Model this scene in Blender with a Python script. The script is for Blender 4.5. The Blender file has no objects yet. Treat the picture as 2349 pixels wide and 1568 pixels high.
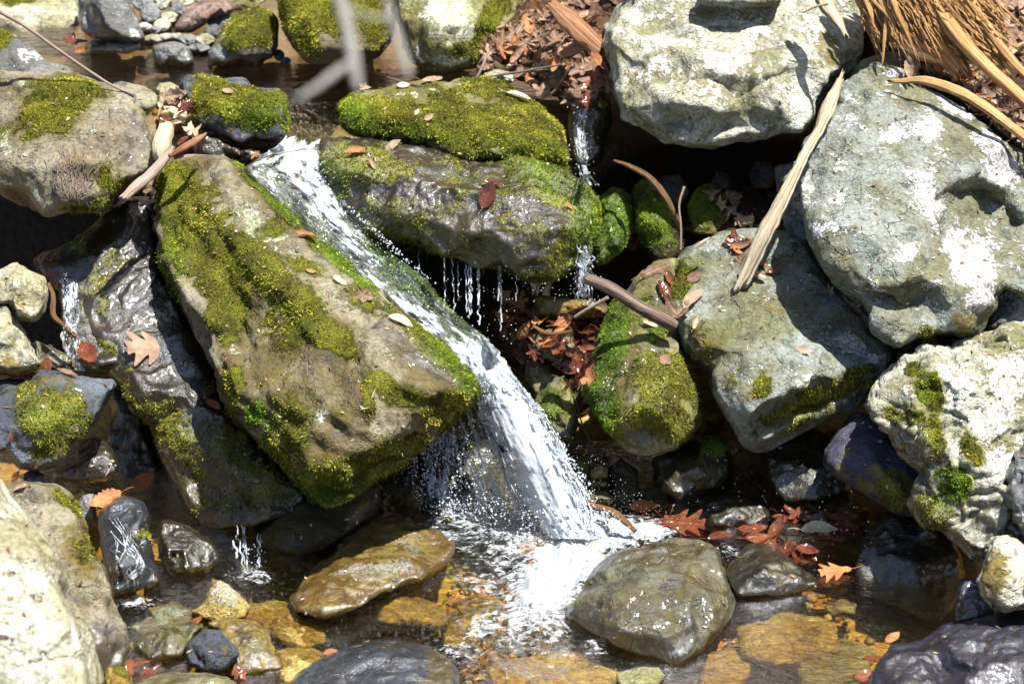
import bpy, bmesh, math, random
import numpy as np
from mathutils import Vector, Matrix, geometry
from mathutils.bvhtree import BVHTree
SC = bpy.context.scene
COL = SC.collection
# ------------------------------------------------------------------ camera, sky, sun, exposure
TH = math.radians(27.0)
CAMZ, CAMY = 2.538, -4.5
LENS = 85.0
K = 36.0 / LENS / 2349.0          # image-plane metres per photograph unit at one metre
cam_d = bpy.data.cameras.new("camera"); cam = bpy.data.objects.new("camera", cam_d); COL.objects.link(cam)
cam.location = (0, CAMY, CAMZ); cam.rotation_euler = (math.radians(63.0), 0, 0)
cam_d.lens = LENS; cam_d.sensor_width = 36; cam_d.clip_start = 0.05; cam_d.clip_end = 500
cam_d.dof.use_dof = True; cam_d.dof.focus_distance = 4.75; cam_d.dof.aperture_fstop = 5.6
SC.camera = cam
SUN = Vector((0.26, -0.09, 0.90)).normalized()
sun_el = math.asin(SUN.z); sun_az = math.atan2(SUN.x, SUN.y)
w = bpy.data.worlds.new("World"); SC.world = w; w.use_nodes = True
nt = w.node_tree; nt.nodes.clear()
sky = nt.nodes.new("ShaderNodeTexSky"); sky.sky_type = 'NISHITA'; sky.sun_disc = False
sky.sun_elevation = sun_el; sky.sun_rotation = sun_az
bg = nt.nodes.new("ShaderNodeBackground"); bg.inputs[1].default_value = 0.08
wo = nt.nodes.new("ShaderNodeOutputWorld")
nt.links.new(sky.outputs[0], bg.inputs[0]); nt.links.new(bg.outputs[0], wo.inputs[0])
sl = bpy.data.lights.new("sun", 'SUN'); sl.energy = 4.9; sl.angle = math.radians(0.6); sl.color = (1, 0.97, 0.91)
so = bpy.data.objects.new("sun", sl); COL.objects.link(so)
so.rotation_euler = SUN.to_track_quat('Z', 'Y').to_euler()
SC.view_settings.view_transform = 'Standard'; SC.view_settings.look = 'None'
SC.view_settings.exposure = 1.25; SC.view_settings.gamma = 1.0
SC.render.engine = 'CYCLES'
SC.cycles.max_bounces = 8; SC.cycles.transparent_max_bounces = 24
SC.cycles.diffuse_bounces = 2; SC.cycles.glossy_bounces = 3; SC.cycles.transmission_bounces = 3
SC.cycles.caustics_reflective = False; SC.cycles.caustics_refractive = False
SC.cycles.use_denoising = True

ST, CT = math.sin(TH), math.cos(TH)
FWD = np.array([0, CT, -ST]); UPV = np.array([0, ST, CT]); RT = np.array([1.0, 0, 0])
CP = np.array([0, CAMY, CAMZ])
def P(u, v, D):
    """a point seen at (u, v) of the photograph and D metres from the camera"""
    u = np.asarray(u, float); v = np.asarray(v, float); D = np.asarray(D, float)
    X = (u - 1174.5) * K * D; Y = (784 - v) * K * D
    return CP + D[..., None] * FWD + X[..., None] * RT + Y[..., None] * UPV
def V(u, v, D): return Vector(P(u, v, D))
def proj(p):
    q = p - CP
    D = q @ FWD
    return 1174.5 + (q @ RT) / D / K, 784 - (q @ UPV) / D / K, D
def Dz(v, z): return (CAMZ - z) / (ST - (784 - v) * K * CT)
ZUP = 0.489
# ------------------------------------------------------------------ noise
def _h(ix, iy, iz, s):
    h = (ix * 374761393 + iy * 668265263 + iz * 2147483647 + s * 974634777) & 0xffffffff
    h = ((h ^ (h >> 13)) * 1274126177) & 0xffffffff
    h = ((h ^ (h >> 16)) * 2246822519) & 0xffffffff
    return h ^ (h >> 15)
def perlin(p, seed=0):
    p = np.asarray(p, float); i = np.floor(p).astype(np.int64); f = p - i
    t = f * f * f * (f * (f * 6 - 15) + 10); r = 0
    for dx in (0, 1):
        wx = t[:, 0] if dx else 1 - t[:, 0]
        for dy in (0, 1):
            wy = t[:, 1] if dy else 1 - t[:, 1]
            for dz in (0, 1):
                wz = t[:, 2] if dz else 1 - t[:, 2]
                h = _h(i[:, 0] + dx, i[:, 1] + dy, i[:, 2] + dz, seed)
                gx = (h & 255) / 127.5 - 1; gy = ((h >> 8) & 255) / 127.5 - 1; gz = ((h >> 16) & 255) / 127.5 - 1
                r = r + wx * wy * wz * (gx * (f[:, 0] - dx) + gy * (f[:, 1] - dy) + gz * (f[:, 2] - dz))
    return r
def fbm(p, seed=0, o=4, rough=0.5, ridged=False):
    a = 1.0; s = 0; tot = 0
    for k in range(o):
        n = perlin(p * 2.0 ** k, seed + 17 * k)
        if ridged: n = 0.5 - np.abs(n) * 1.6
        s = s + a * n; tot += a; a *= rough
    return s / tot
def sstep(a, b, x):
    t = np.clip((x - a) / (b - a), 0, 1); return t * t * (3 - 2 * t)
# ------------------------------------------------------------------ node helpers
class NT:
    def __init__(s, name):
        s.m = bpy.data.materials.new(name); s.m.use_nodes = True; s.t = s.m.node_tree; s.t.nodes.clear()
        s.out = s.t.nodes.new("ShaderNodeOutputMaterial")
    def n(s, typ, **kw):
        x = s.t.nodes.new(typ)
        for k, v in kw.items(): setattr(x, k, v)
        return x
    def l(s, a, b): s.t.links.new(a, b)
    def val(s, sock, x):
        if hasattr(x, 'is_linked') or isinstance(x, bpy.types.NodeSocket): s.l(x, sock)
        else: sock.default_value = x
    def math(s, op, a, b=0.0, c=None, clamp=False):
        x = s.n("ShaderNodeMath", operation=op, use_clamp=clamp)
        s.val(x.inputs[0], a); s.val(x.inputs[1], b)
        if c is not None: s.val(x.inputs[2], c)
        return x.outputs[0]
    def noise(s, vec, scale, detail=4, rough=0.55, dist=0.0, col=False):
        x = s.n("ShaderNodeTexNoise"); s.l(vec, x.inputs['Vector'])
        x.inputs['Scale'].default_value = scale; x.inputs['Detail'].default_value = detail
        x.inputs['Roughness'].default_value = rough; x.inputs['Distortion'].default_value = dist
        return x.outputs['Color' if col else 'Fac']
    def ss(s, x, a, b, o0=0.0, o1=1.0):
        r = s.n("ShaderNodeMapRange", interpolation_type='SMOOTHSTEP')
        s.val(r.inputs[0], x); r.inputs[1].default_value = a; r.inputs[2].default_value = b
        r.inputs[3].default_value = o0; r.inputs[4].default_value = o1
        return r.outputs[0]
    def mix(s, f, a, b, typ='MIX'):
        x = s.n("ShaderNodeMix", data_type='RGBA', blend_type=typ)
        s.val(x.inputs[0], f)
        for k, c in ((6, a), (7, b)):
            if isinstance(c, (tuple, list)): x.inputs[k].default_value = (*c[:3], 1)
            else: s.l(c, x.inputs[k])
        return x.outputs[2]
    def fmix(s, f, a, b):
        x = s.n("ShaderNodeMix", data_type='FLOAT'); s.val(x.inputs[0], f); s.val(x.inputs[2], a); s.val(x.inputs[3], b)
        return x.outputs[0]
    def ramp(s, x, stops):
        r = s.n("ShaderNodeValToRGB"); s.l(x, r.inputs[0]); e = r.color_ramp.elements
        while len(e) < len(stops): e.new(0.5)
        for el, (p, c) in zip(e, stops): el.position = p; el.color = (*c, 1)
        return r.outputs[0]
    def attr(s, name): return s.n("ShaderNodeAttribute", attribute_name=name)
    def bump(s, h, strength, dist, normal=None):
        b = s.n("ShaderNodeBump"); s.l(h, b.inputs['Height']); s.val(b.inputs['Strength'], strength); b.inputs['Distance'].default_value = dist
        if normal is not None: s.l(normal, b.inputs['Normal'])
        return b.outputs[0]
    def pos(s): return s.n("ShaderNodeNewGeometry").outputs['Position']
    def mapping(s, vec, scale, rot=(0, 0, 0)):
        x = s.n("ShaderNodeMapping"); s.l(vec, x.inputs[0]); x.inputs['Scale'].default_value = scale; x.inputs['Rotation'].default_value = rot
        return x.outputs[0]
    def pbsdf(s, col, rough, normal=None, spec=0.5, **kw):
        b = s.n("ShaderNodeBsdfPrincipled")
        if isinstance(col, (tuple, list)): b.inputs['Base Color'].default_value = (*col[:3], 1)
        else: s.l(col, b.inputs['Base Color'])
        s.val(b.inputs['Roughness'], rough); s.val(b.inputs['Specular IOR Level'], spec)
        if normal is not None: s.l(normal, b.inputs['Normal'])
        for k, v in kw.items(): s.val(b.inputs[k.replace('_', ' ')], v)
        return b.outputs[0]
    def done(s, shader): s.l(shader, s.out.inputs[0]); return s.m

MOSS_COL = [(0.30, (0.03, 0.021, 0.007)), (0.43, (0.08, 0.075, 0.009)), (0.54, (0.19, 0.20, 0.014)), (0.70, (0.42, 0.38, 0.035))]
STYLES = {
 # a, b, c base tones; lichen colour (painted sky sheen in wetbrown); lichen base level, wet base level, ochre level
 'brown':  dict(a=(0.15, 0.112, 0.05), b=(0.33, 0.295, 0.215), c=(0.11, 0.105, 0.10), lich=(0.62, 0.64, 0.58)),
 'olive':  dict(a=(0.18, 0.155, 0.04), b=(0.33, 0.32, 0.17), c=(0.10, 0.11, 0.10), lich=(0.74, 0.74, 0.64)),
 'green':  dict(a=(0.20, 0.20, 0.115), b=(0.30, 0.33, 0.30), c=(0.08, 0.095, 0.07), lich=(0.80, 0.79, 0.84)),
 'white':  dict(a=(0.27, 0.255, 0.13), b=(0.58, 0.58, 0.50), c=(0.16, 0.17, 0.12), lich=(0.82, 0.81, 0.76)),
 'wetbrown': dict(a=(0.065, 0.040, 0.012), b=(0.15, 0.105, 0.04), c=(0.04, 0.035, 0.035), lich=(0.22, 0.24, 0.30)),  # last colour is the sky sheen painted on wet tops, not lichen
 'pool':   dict(a=(0.11, 0.08, 0.018), b=(0.20, 0.19, 0.11), c=(0.08, 0.07, 0.07), lich=(0.42, 0.45, 0.38)),
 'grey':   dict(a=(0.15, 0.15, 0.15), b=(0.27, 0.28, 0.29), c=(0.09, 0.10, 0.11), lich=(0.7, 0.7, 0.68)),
 'blue':   dict(a=(0.075, 0.085, 0.12), b=(0.16, 0.185, 0.24), c=(0.05, 0.05, 0.04), lich=(0.5, 0.55, 0.5)),
 'purple': dict(a=(0.05, 0.045, 0.09), b=(0.105, 0.10, 0.165), c=(0.05, 0.045, 0.03), lich=(0.3, 0.28, 0.15)),
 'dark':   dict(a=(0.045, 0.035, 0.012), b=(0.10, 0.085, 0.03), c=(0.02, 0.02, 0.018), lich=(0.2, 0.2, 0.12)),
 'amber':  dict(a=(0.30, 0.19, 0.03), b=(0.46, 0.37, 0.12), c=(0.16, 0.09, 0.015), lich=(0.55, 0.5, 0.4)),
 'red':    dict(a=(0.24, 0.14, 0.11), b=(0.40, 0.30, 0.27), c=(0.12, 0.07, 0.06), lich=(0.6, 0.55, 0.5)),
 'pale':   dict(a=(0.40, 0.37, 0.23), b=(0.66, 0.64, 0.52), c=(0.20, 0.20, 0.15), lich=(0.78, 0.76, 0.66)),
}
_mats = {}
def rock_mat(style):
    if style in _mats: return _mats[style]
    S = STYLES[style]; t = NT("rock_" + style); p = t.pos()
    n1 = t.noise(p, 5.5, 7, 0.62, 0.6); n2 = t.noise(p, 26, 6, 0.65, 0.3); n3 = t.noise(p, 150, 5, 0.7)
    n4 = t.noise(p, 60, 5, 0.7)
    col = t.mix(t.ss(n1, 0.41, 0.59), S['a'], S['b'])
    col = t.mix(t.math('MULTIPLY', t.ss(n2, 0.52, 0.66), 0.8), col, S['c'])
    stain = t.math('ADD', t.attr('stain').outputs['Fac'], t.math('MULTIPLY', t.math('SUBTRACT', n2, 0.5), 1.0))
    col = t.mix(t.ss(stain, 0.4, 0.62), col, (0.19, 0.145, 0.04))
    col = t.mix(t.ss(n4, 0.46, 0.68, 0.0, 0.6), col, t.mix(0.7, col, (0.025, 0.022, 0.012)))
    # lichen and some painted light: patches with ragged rims
    lm = t.math('ADD', t.attr('lich').outputs['Fac'], t.math('ADD', t.math('MULTIPLY', t.math('SUBTRACT', n4, 0.5), 1.1), t.math('MULTIPLY', t.math('SUBTRACT', n3, 0.5), 0.6)))
    lf = t.math('MULTIPLY', t.ss(lm, 0.46, 0.62), 0.93)
    lcol = t.mix(t.ss(n3, 0.38, 0.62), [c * 0.6 for c in S['lich']], S['lich'])
    lcol = t.mix(t.ss(n1, 0.42, 0.62, 0.0, 0.6), lcol, [c * k for c, k in zip(S['lich'], (0.62, 0.68, 0.5))])
    col = t.mix(lf, col, lcol)
    # grain
    col = t.mix(t.ss(n3, 0.30, 0.62, 0.5, 0.0), col, (0.03, 0.028, 0.015))
    # wetness darkens and polishes
    wet = t.math('ADD', t.attr('wet').outputs['Fac'], t.math('MULTIPLY', t.math('SUBTRACT', n2, 0.5), 0.5), clamp=True)
    wf = t.ss(wet, 0.3, 0.6)
    col = t.mix(t.math('MULTIPLY', wf, 0.9), col, t.mix(0.5, t.mix(1.0, col, col, 'MULTIPLY'), t.mix(0.65, col, (0, 0, 0))))
    # moss
    mm = t.math('ADD', t.attr('moss').outputs['Fac'], t.math('MULTIPLY', t.math('SUBTRACT', n3, 0.5), 0.6))
    mf = t.ss(mm, 0.42, 0.58)
    al = t.math('MULTIPLY', t.ss(mm, 0.02, 0.5), 0.6)
    col = t.mix(al, col, t.mix(1.0, col, (0.62, 0.60, 0.14), 'MULTIPLY'))
    mcol = t.ramp(t.math('ADD', t.math('MULTIPLY', t.noise(p, 14, 4, 0.6), 0.55), t.math('MULTIPLY', t.noise(p, 240, 3, 0.7), 0.45)), MOSS_COL)
    lush = t.attr('lush').outputs['Fac']
    mcol = t.mix(t.math('MULTIPLY', lush, 0.65), mcol, t.mix(1.0, mcol, (0.42, 1.05, 0.35), 'MULTIPLY'))
    mcol = t.mix(t.math('MULTIPLY', wf, 0.35), mcol, (0.015, 0.012, 0.004))
    col = t.mix(mf, col, mcol)
    ro = t.fmix(wf, 0.82, t.fmix(n3, 0.30, 0.50)); ro = t.fmix(mf, ro, t.fmix(wf, 0.95, 0.45))
    # relief
    vor = t.n("ShaderNodeTexVoronoi", feature='DISTANCE_TO_EDGE'); vor.inputs['Scale'].default_value = 7
    wp = t.n("ShaderNodeVectorMath", operation='ADD'); t.l(p, wp.inputs[0])
    wsc = t.n("ShaderNodeVectorMath", operation='SCALE'); t.l(t.noise(p, 6, 5, 0.6, col=True), wsc.inputs[0]); wsc.inputs['Scale'].default_value = 0.35
    t.l(wsc.outputs[0], wp.inputs[1]); t.l(wp.outputs[0], vor.inputs['Vector'])
    crack = t.ss(vor.outputs[0], 0.0, 0.035)
    h = t.math('ADD', t.math('MULTIPLY', n2, 1.0), t.math('ADD', t.math('MULTIPLY', n4, 0.6), t.math('MULTIPLY', n3, 0.30)))
    h = t.math('ADD', h, t.math('MULTIPLY', crack, 0.22))
    h = t.math('ADD', h, t.math('MULTIPLY', lf, 0.08))
    h = t.math('ADD', h, t.math('MULTIPLY', mf, t.math('MULTIPLY', t.noise(p, 230, 3, 0.8), 1.3)))
    big = t.noise(p, 3.0, 4, 0.6); col = t.mix(t.ss(big, 0.35, 0.65, 0.35, 0.0), col, t.mix(1.0, col, (0.55, 0.48, 0.32), 'MULTIPLY'))
    cw = t.n('ShaderNodeTexVoronoi', feature='DISTANCE_TO_EDGE'); cw.inputs['Scale'].default_value = 3.1; t.l(wp.outputs[0], cw.inputs['Vector'])
    cr2 = t.math('MULTIPLY', t.ss(cw.outputs[0], 0.0, 0.010), 1.0)
    cr2 = t.math('MAXIMUM', cr2, t.ss(t.noise(p, 2.3, 3, 0.6), 0.38, 0.44))
    col = t.mix(t.math('MULTIPLY', t.math('SUBTRACT', 1.0, cr2), t.math('SUBTRACT', 0.85, t.math('MULTIPLY', mf, 0.85))), col, (0.02, 0.018, 0.012))
    h = t.math('ADD', h, t.math('MULTIPLY', cr2, 0.5))
    nrm = t.bump(h, t.fmix(wf, 0.85, 0.35), 0.016)
    wn = t.bump(t.math('ADD', t.math('MULTIPLY', t.noise(p, 18, 2, 0.5), 1.5), t.math('MULTIPLY', t.noise(p, 80, 1, 0.5), 0.55)), 1.0, 0.0060)
    sh = t.pbsdf(col, ro, nrm, spec=t.fmix(wf, 0.25, 0.7), Coat_Weight=t.math('MULTIPLY', wf, t.math('SUBTRACT', 0.65, t.math('MULTIPLY', mf, 0.45))), Coat_Roughness=0.07, Coat_IOR=1.6, Coat_Normal=wn)
    _mats[style] = t.done(sh); return _mats[style]

def moss_mat():
    t = NT("moss_blades"); a = t.attr('tone').outputs['Color']
    b = t.pbsdf(a, 0.6, spec=0.3)
    tr = t.n("ShaderNodeBsdfTranslucent"); t.l(a, tr.inputs[0])
    m = t.n("ShaderNodeMixShader"); m.inputs[0].default_value = 0.3; t.l(b, m.inputs[1]); t.l(tr.outputs[0], m.inputs[2])
    return t.done(m.outputs[0])
MOSSM = moss_mat()

def water_mat(name, tint, scale, stretch, bumpd, foam_col=(0.66, 0.71, 0.76), rough=0.03, foam_noise=60, foamb=None, refl=1.0, fa=1.8, flow=None):
    t = NT(name); p = t.pos()
    if flow: p = t.attr('flow').outputs['Vector']; stretch = flow
    q = t.mapping(p, stretch)
    n = t.noise(q, scale, 5, 0.55, 0.8); n2 = t.noise(q, scale * 3.3, 3, 0.6, 0.5)
    nrm = t.bump(t.math('ADD', n, t.math('MULTIPLY', n2, 0.35)), 1.0, bumpd)
    tr = t.n("ShaderNodeBsdfTransparent"); tr.inputs[0].default_value = (*tint, 1)
    gl = t.n("ShaderNodeBsdfGlossy"); gl.inputs['Roughness'].default_value = rough; gl.inputs[0].default_value = (1, 1, 1, 1); t.l(nrm, gl.inputs['Normal'])
    fr = t.n("ShaderNodeFresnel"); fr.inputs[0].default_value = 1.33; t.l(nrm, fr.inputs['Normal'])
    m = t.n("ShaderNodeMixShader"); t.l(t.math('MINIMUM', t.math('MULTIPLY', fr.outputs[0], refl), 0.9), m.inputs[0]); t.l(tr.outputs[0], m.inputs[1]); t.l(gl.outputs[0], m.inputs[2])
    f = t.attr('foam').outputs['Fac']
    fn = t.noise(q, foam_noise, 6, 0.72, 0.4)
    ff = t.ss(t.math('ADD', f, t.math('MULTIPLY', t.math('SUBTRACT', fn, 0.5), fa)), 0.38, 0.78)
    fo = t.pbsdf(foam_col, 0.3, t.bump(fn, 0.7, foamb or 0.004), spec=0.5)
    tl = t.n("ShaderNodeBsdfTranslucent"); tl.inputs[0].default_value = (*foam_col, 1)
    fm = t.n("ShaderNodeMixShader"); fm.inputs[0].default_value = 0.35; t.l(fo, fm.inputs[1]); t.l(tl.outputs[0], fm.inputs[2])
    mm = t.n("ShaderNodeMixShader"); t.l(ff, mm.inputs[0]); t.l(m.outputs[0], mm.inputs[1]); t.l(fm.outputs[0], mm.inputs[2])
    return t.done(mm.outputs[0])
def foam_mat():
    t = NT("foam"); p = t.pos(); n = t.noise(p, 130, 4, 0.7)
    nrm = t.bump(n, 0.8, 0.006)
    fo = t.pbsdf((0.88, 0.91, 0.95), 0.2, nrm, spec=0.6)
    tl = t.n("ShaderNodeBsdfTranslucent"); tl.inputs[0].default_value = (0.85, 0.9, 0.95, 1)
    fm = t.n("ShaderNodeMixShader"); fm.inputs[0].default_value = 0.35; t.l(fo, fm.inputs[1]); t.l(tl.outputs[0], fm.inputs[2])
    return t.done(fm.outputs[0])
def drop_mat():
    t = NT("droplets")
    tr = t.n("ShaderNodeBsdfTransparent"); tr.inputs[0].default_value = (0.9, 0.93, 0.96, 1)
    gl = t.pbsdf((0.85, 0.88, 0.92), 0.05, spec=1.0)
    m = t.n("ShaderNodeMixShader"); m.inputs[0].default_value = 0.45; t.l(tr.outputs[0], m.inputs[1]); t.l(gl, m.inputs[2])
    return t.done(m.outputs[0])
FOAM = foam_mat(); DROP = drop_mat()

def leaf_mat(name, a, b, rough=0.6, wet=False):
    t = NT(name); oi = t.n("ShaderNodeObjectInfo"); p = t.pos()
    n = t.noise(p, 45, 5, 0.65); uv = t.attr('luv').outputs['Vector']
    col = t.mix(t.ss(n, 0.35, 0.65), a, b)
    col = t.mix(t.math('MULTIPLY', oi.outputs['Random'], 0.55), col, t.mix(1.0, col, (0.45, 0.34, 0.28), 'MULTIPLY'))
    sx = t.n("ShaderNodeSeparateXYZ"); t.l(uv, sx.inputs[0])
    ay = t.math('ABSOLUTE', sx.outputs[1])
    mid = t.ss(ay, 0.02, 0.07)
    vv = t.math('ABSOLUTE', t.math('SUBTRACT', t.math('FRACT', t.math('ADD', t.math('MULTIPLY', sx.outputs[0], 8.0), t.math('MULTIPLY', ay, -3.0))), 0.5))
    vein = t.math('MULTIPLY', t.ss(vv, 0.0, 0.1), mid)
    col = t.mix(t.math('MULTIPLY', t.math('SUBTRACT', 1.0, vein), 0.35), col, (0.5, 0.32, 0.16) if not wet else (0.25, 0.1, 0.04))
    nrm = t.bump(t.math('ADD', vein, t.math('MULTIPLY', t.noise(p, 160, 3, 0.6), 0.7)), 0.5, 0.0015)
    b1 = t.pbsdf(col, 0.12 if wet else rough, nrm, spec=0.6 if wet else 0.3)
    tl = t.n("ShaderNodeBsdfTranslucent"); t.l(col, tl.inputs[0])
    m = t.n("ShaderNodeMixShader"); m.inputs[0].default_value = 0.25; t.l(b1, m.inputs[1]); t.l(tl.outputs[0], m.inputs[2])
    return t.done(m.outputs[0])
LEAFM = {
 'tan': leaf_mat("leaf_tan", (0.36, 0.24, 0.16), (0.56, 0.42, 0.30)),
 'brown': leaf_mat("leaf_brown", (0.14, 0.08, 0.052), (0.31, 0.20, 0.135)),
 'orange': leaf_mat("leaf_orange", (0.36, 0.12, 0.035), (0.55, 0.25, 0.09)),
 'rust': leaf_mat("leaf_rust", (0.13, 0.042, 0.018), (0.27, 0.09, 0.04), wet=True),
 'maroon': leaf_mat("leaf_maroon", (0.09, 0.022, 0.014), (0.20, 0.06, 0.035), wet=True),
 'cream': leaf_mat("leaf_cream", (0.62, 0.48, 0.30), (0.75, 0.66, 0.48)),
}
def wood_mat(name, a, b, c, rough=0.75, scale=1.0):
    t = NT(name); uv = t.attr('wuv').outputs['Vector']; p = t.pos()
    q = t.mapping(uv, (4 * scale, 26 * scale, 1)); n = t.noise(q, 1.0, 6, 0.65, 0.4)
    q2 = t.mapping(uv, (14 * scale, 110 * scale, 1)); n2 = t.noise(q2, 1.0, 4, 0.65)
    col = t.ramp(t.math('ADD', t.math('MULTIPLY', n, 0.6), t.math('MULTIPLY', n2, 0.4)), [(0.38, a), (0.50, b), (0.64, c)])
    nrm = t.bump(t.math('ADD', n, t.math('MULTIPLY', n2, 0.6)), 0.9, 0.006)
    return t.done(t.pbsdf(col, rough, nrm, spec=0.2))
WOODM = {
 'splinter': wood_mat("wood_splintered", (0.17, 0.06, 0.015), (0.55, 0.30, 0.11), (0.82, 0.60, 0.32)),
 'rust': wood_mat("wood_rotten", (0.12, 0.045, 0.02), (0.34, 0.16, 0.08), (0.55, 0.33, 0.18)),
 'bleached': wood_mat("wood_bleached", (0.26, 0.17, 0.08), (0.60, 0.49, 0.32), (0.78, 0.70, 0.52)),
 'bark': wood_mat("wood_bark", (0.03, 0.02, 0.02), (0.13, 0.085, 0.07), (0.5, 0.38, 0.28)),
 'wetbrown': wood_mat("wood_wet", (0.05, 0.02, 0.008), (0.20, 0.10, 0.04), (0.34, 0.2, 0.09), rough=0.3),
 'twig': wood_mat("wood_twig", (0.20, 0.13, 0.10), (0.42, 0.30, 0.24), (0.58, 0.46, 0.38)),
 'greytwig': wood_mat("wood_greytwig", (0.62, 0.57, 0.50), (0.74, 0.69, 0.62), (0.8, 0.76, 0.70)),
}
# ------------------------------------------------------------------ object helpers
def tag(o, label=None, cat=None, group=None, kind=None):
    if label: o['label'] = label
    if cat: o['category'] = cat
    if group: o['group'] = group
    if kind: o['kind'] = kind
    return o
def mesh_np(name, verts, faces, mat, parent=None, origin=None, attrs=None, smooth=True, cols=None):
    """verts (N,3) world; faces (M,k) uniform array or list"""
    verts = np.asarray(verts, float)
    if origin is None: origin = verts.mean(0) if parent is None else np.array(parent.matrix_world.translation if False else parent['_o'])
    me = bpy.data.meshes.new(name)
    vl = verts - origin
    if isinstance(faces, np.ndarray):
        k = faces.shape[1]
        me.vertices.add(len(vl)); me.vertices.foreach_set('co', vl.astype(np.float32).ravel())
        me.loops.add(faces.size); me.loops.foreach_set('vertex_index', faces.astype(np.int32).ravel())
        me.polygons.add(len(faces)); me.polygons.foreach_set('loop_start', (np.arange(len(faces)) * k).astype(np.int32))
        me.update(calc_edges=True); me.validate()
    else:
        me.from_pydata([tuple(x) for x in vl], [], [tuple(int(i) for i in f) for f in faces]); me.update()
    if smooth: me.shade_smooth()
    for k, a in (attrs or {}).items():
        a = np.asarray(a, np.float32)
        if a.ndim == 1: at = me.attributes.new(k, 'FLOAT', 'POINT'); at.data.foreach_set('value', a)
        else: at = me.attributes.new(k, 'FLOAT_VECTOR', 'POINT'); at.data.foreach_set('vector', a.ravel())
    if mat: me.materials.append(mat)
    o = bpy.data.objects.new(name, me); COL.objects.link(o)
    if parent is not None: o.parent = parent
    else: o.location = origin; o['_o'] = [float(x) for x in origin]
    return o
def vnormals(v, f):
    n = np.zeros_like(v)
    for a, b, c in ((0, 1, 2), (0, 2, 3)) if f.shape[1] == 4 else ((0, 1, 2),):
        fn = np.cross(v[f[:, b]] - v[f[:, a]], v[f[:, c]] - v[f[:, a]])
        for k in (a, b, c): np.add.at(n, f[:, k], fn)
    return n / (np.linalg.norm(n, axis=1)[:, None] + 1e-12)

def ell(u, v, pt):
    """soft ellipse in the rock's own front view: (u, v, ru, rv, angle_deg[, strength])"""
    cu, cv, ru, rv = pt[:4]; an = math.radians(pt[4] if len(pt) > 4 else 0); st = pt[5] if len(pt) > 5 else 1
    du, dv = u - cu, v - cv
    a = (du * math.cos(an) + dv * math.sin(an)) / ru; b = (-du * math.sin(an) + dv * math.cos(an)) / rv
    return st * np.clip(1.25 - 0.75 * np.sqrt(a * a + b * b), 0, 1)

def solid(outline, D, gv, gu, ctrl, thick, H, seed, inset):
    rnd = random.Random(seed)
    pts = [Vector(p) for p in outline]
    area = sum(pts[i].x * pts[(i + 1) % len(pts)].y - pts[(i + 1) % len(pts)].x * pts[i].y for i in range(len(pts)))
    if area < 0: pts.reverse()
    # subdivide long sides with a little waver
    q = []
    for i, p in enumerate(pts):
        n = pts[(i + 1) % len(pts)]; L = (n - p).length; k = max(1, int(L / 45)); q.append(p)
        for j in range(1, k):
            m = p.lerp(n, j / k); nn = Vector(((n - p).y, -(n - p).x)).normalized()
            q.append(m + nn * rnd.uniform(-1, 1) * min(4, L * 0.04))
    pts = q; N = len(pts)
    cu = sum(p.x for p in pts) / N; cv = sum(p.y for p in pts) / N
    size = max(max(p.x for p in pts) - min(p.x for p in pts), max(p.y for p in pts) - min(p.y for p in pts))
    ins = inset * min(1, size / 200)
    if not ctrl:
        ctrl = [(cu, cv, H)]
        for _ in range(5):
            a = rnd.uniform(0, 6.28); r = rnd.uniform(0.35, 0.75)
            i = int(a / 6.283 * N) % N; p = Vector((cu, cv)).lerp(pts[i], r)
            ctrl.append((p.x, p.y, H * rnd.uniform(0.6, 1.05)))
    ring = []
    for i, p in enumerate(pts):
        a = pts[i - 1]; b = pts[(i + 1) % N]; t = (b - a).normalized(); inn = Vector((-t.y, t.x))
        r = p + inn * ins
        ws = [(1 / ((c[0] - r.x) ** 2 + (c[1] - r.y) ** 2 + 200), c[2]) for c in ctrl]
        h = sum(w_ * c for w_, c in ws) / sum(w_ for w_, _ in ws)
        ring.append((r.x, r.y, h * rnd.uniform(0.62, 0.8)))
    co = [p.copy() for p in pts] + [Vector(r[:2]) for r in ring] + [Vector(c[:2]) for c in ctrl]
    hs = [0.0] * N + [r[2] for r in ring] + [c[2] for c in ctrl]
    edges = [(i, (i + 1) % N) for i in range(N)]
    vo, _, fo, ov, _, _ = geometry.delaunay_2d_cdt(co, edges, [], 1, 0.01)
    vo = [Vector(x) for x in vo]; hh = []
    for k, x in enumerate(vo):
        if ov[k]: hh.append(hs[ov[k][0]])
        else: hh.append(0.0)
    rim = [bool(ov[k]) and min(ov[k]) < N or not ov[k] for k in range(len(vo))]
    n = len(vo); uv = np.array([(x.x, x.y) for x in vo]); hh = np.array(hh)
    base = D - gv * (uv[:, 1] - cv) / 100 + gu * (uv[:, 0] - cu) / 100
    front = P(uv[:, 0], uv[:, 1], base - hh)
    dist = np.array([0 if rim[k] else 1 for k in range(n)])
    back = P(uv[:, 0], uv[:, 1], base + thick * dist)
    # drop triangles outside the outline (concave corners)
    fr = []
    for f in fo:
        fr.append(tuple(f))
    verts = [tuple(x) for x in front]; bidx = {}
    for k in range(n):
        if rim[k]: bidx[k] = k
        else: bidx[k] = len(verts); verts.append(tuple(back[k]))
    faces = [f for f in fr] + [tuple(bidx[i] for i in reversed(f)) for f in fr]
    faces = [f for f in faces if len(set(f)) > 2]
    return verts, faces, size, cu, cv

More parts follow.
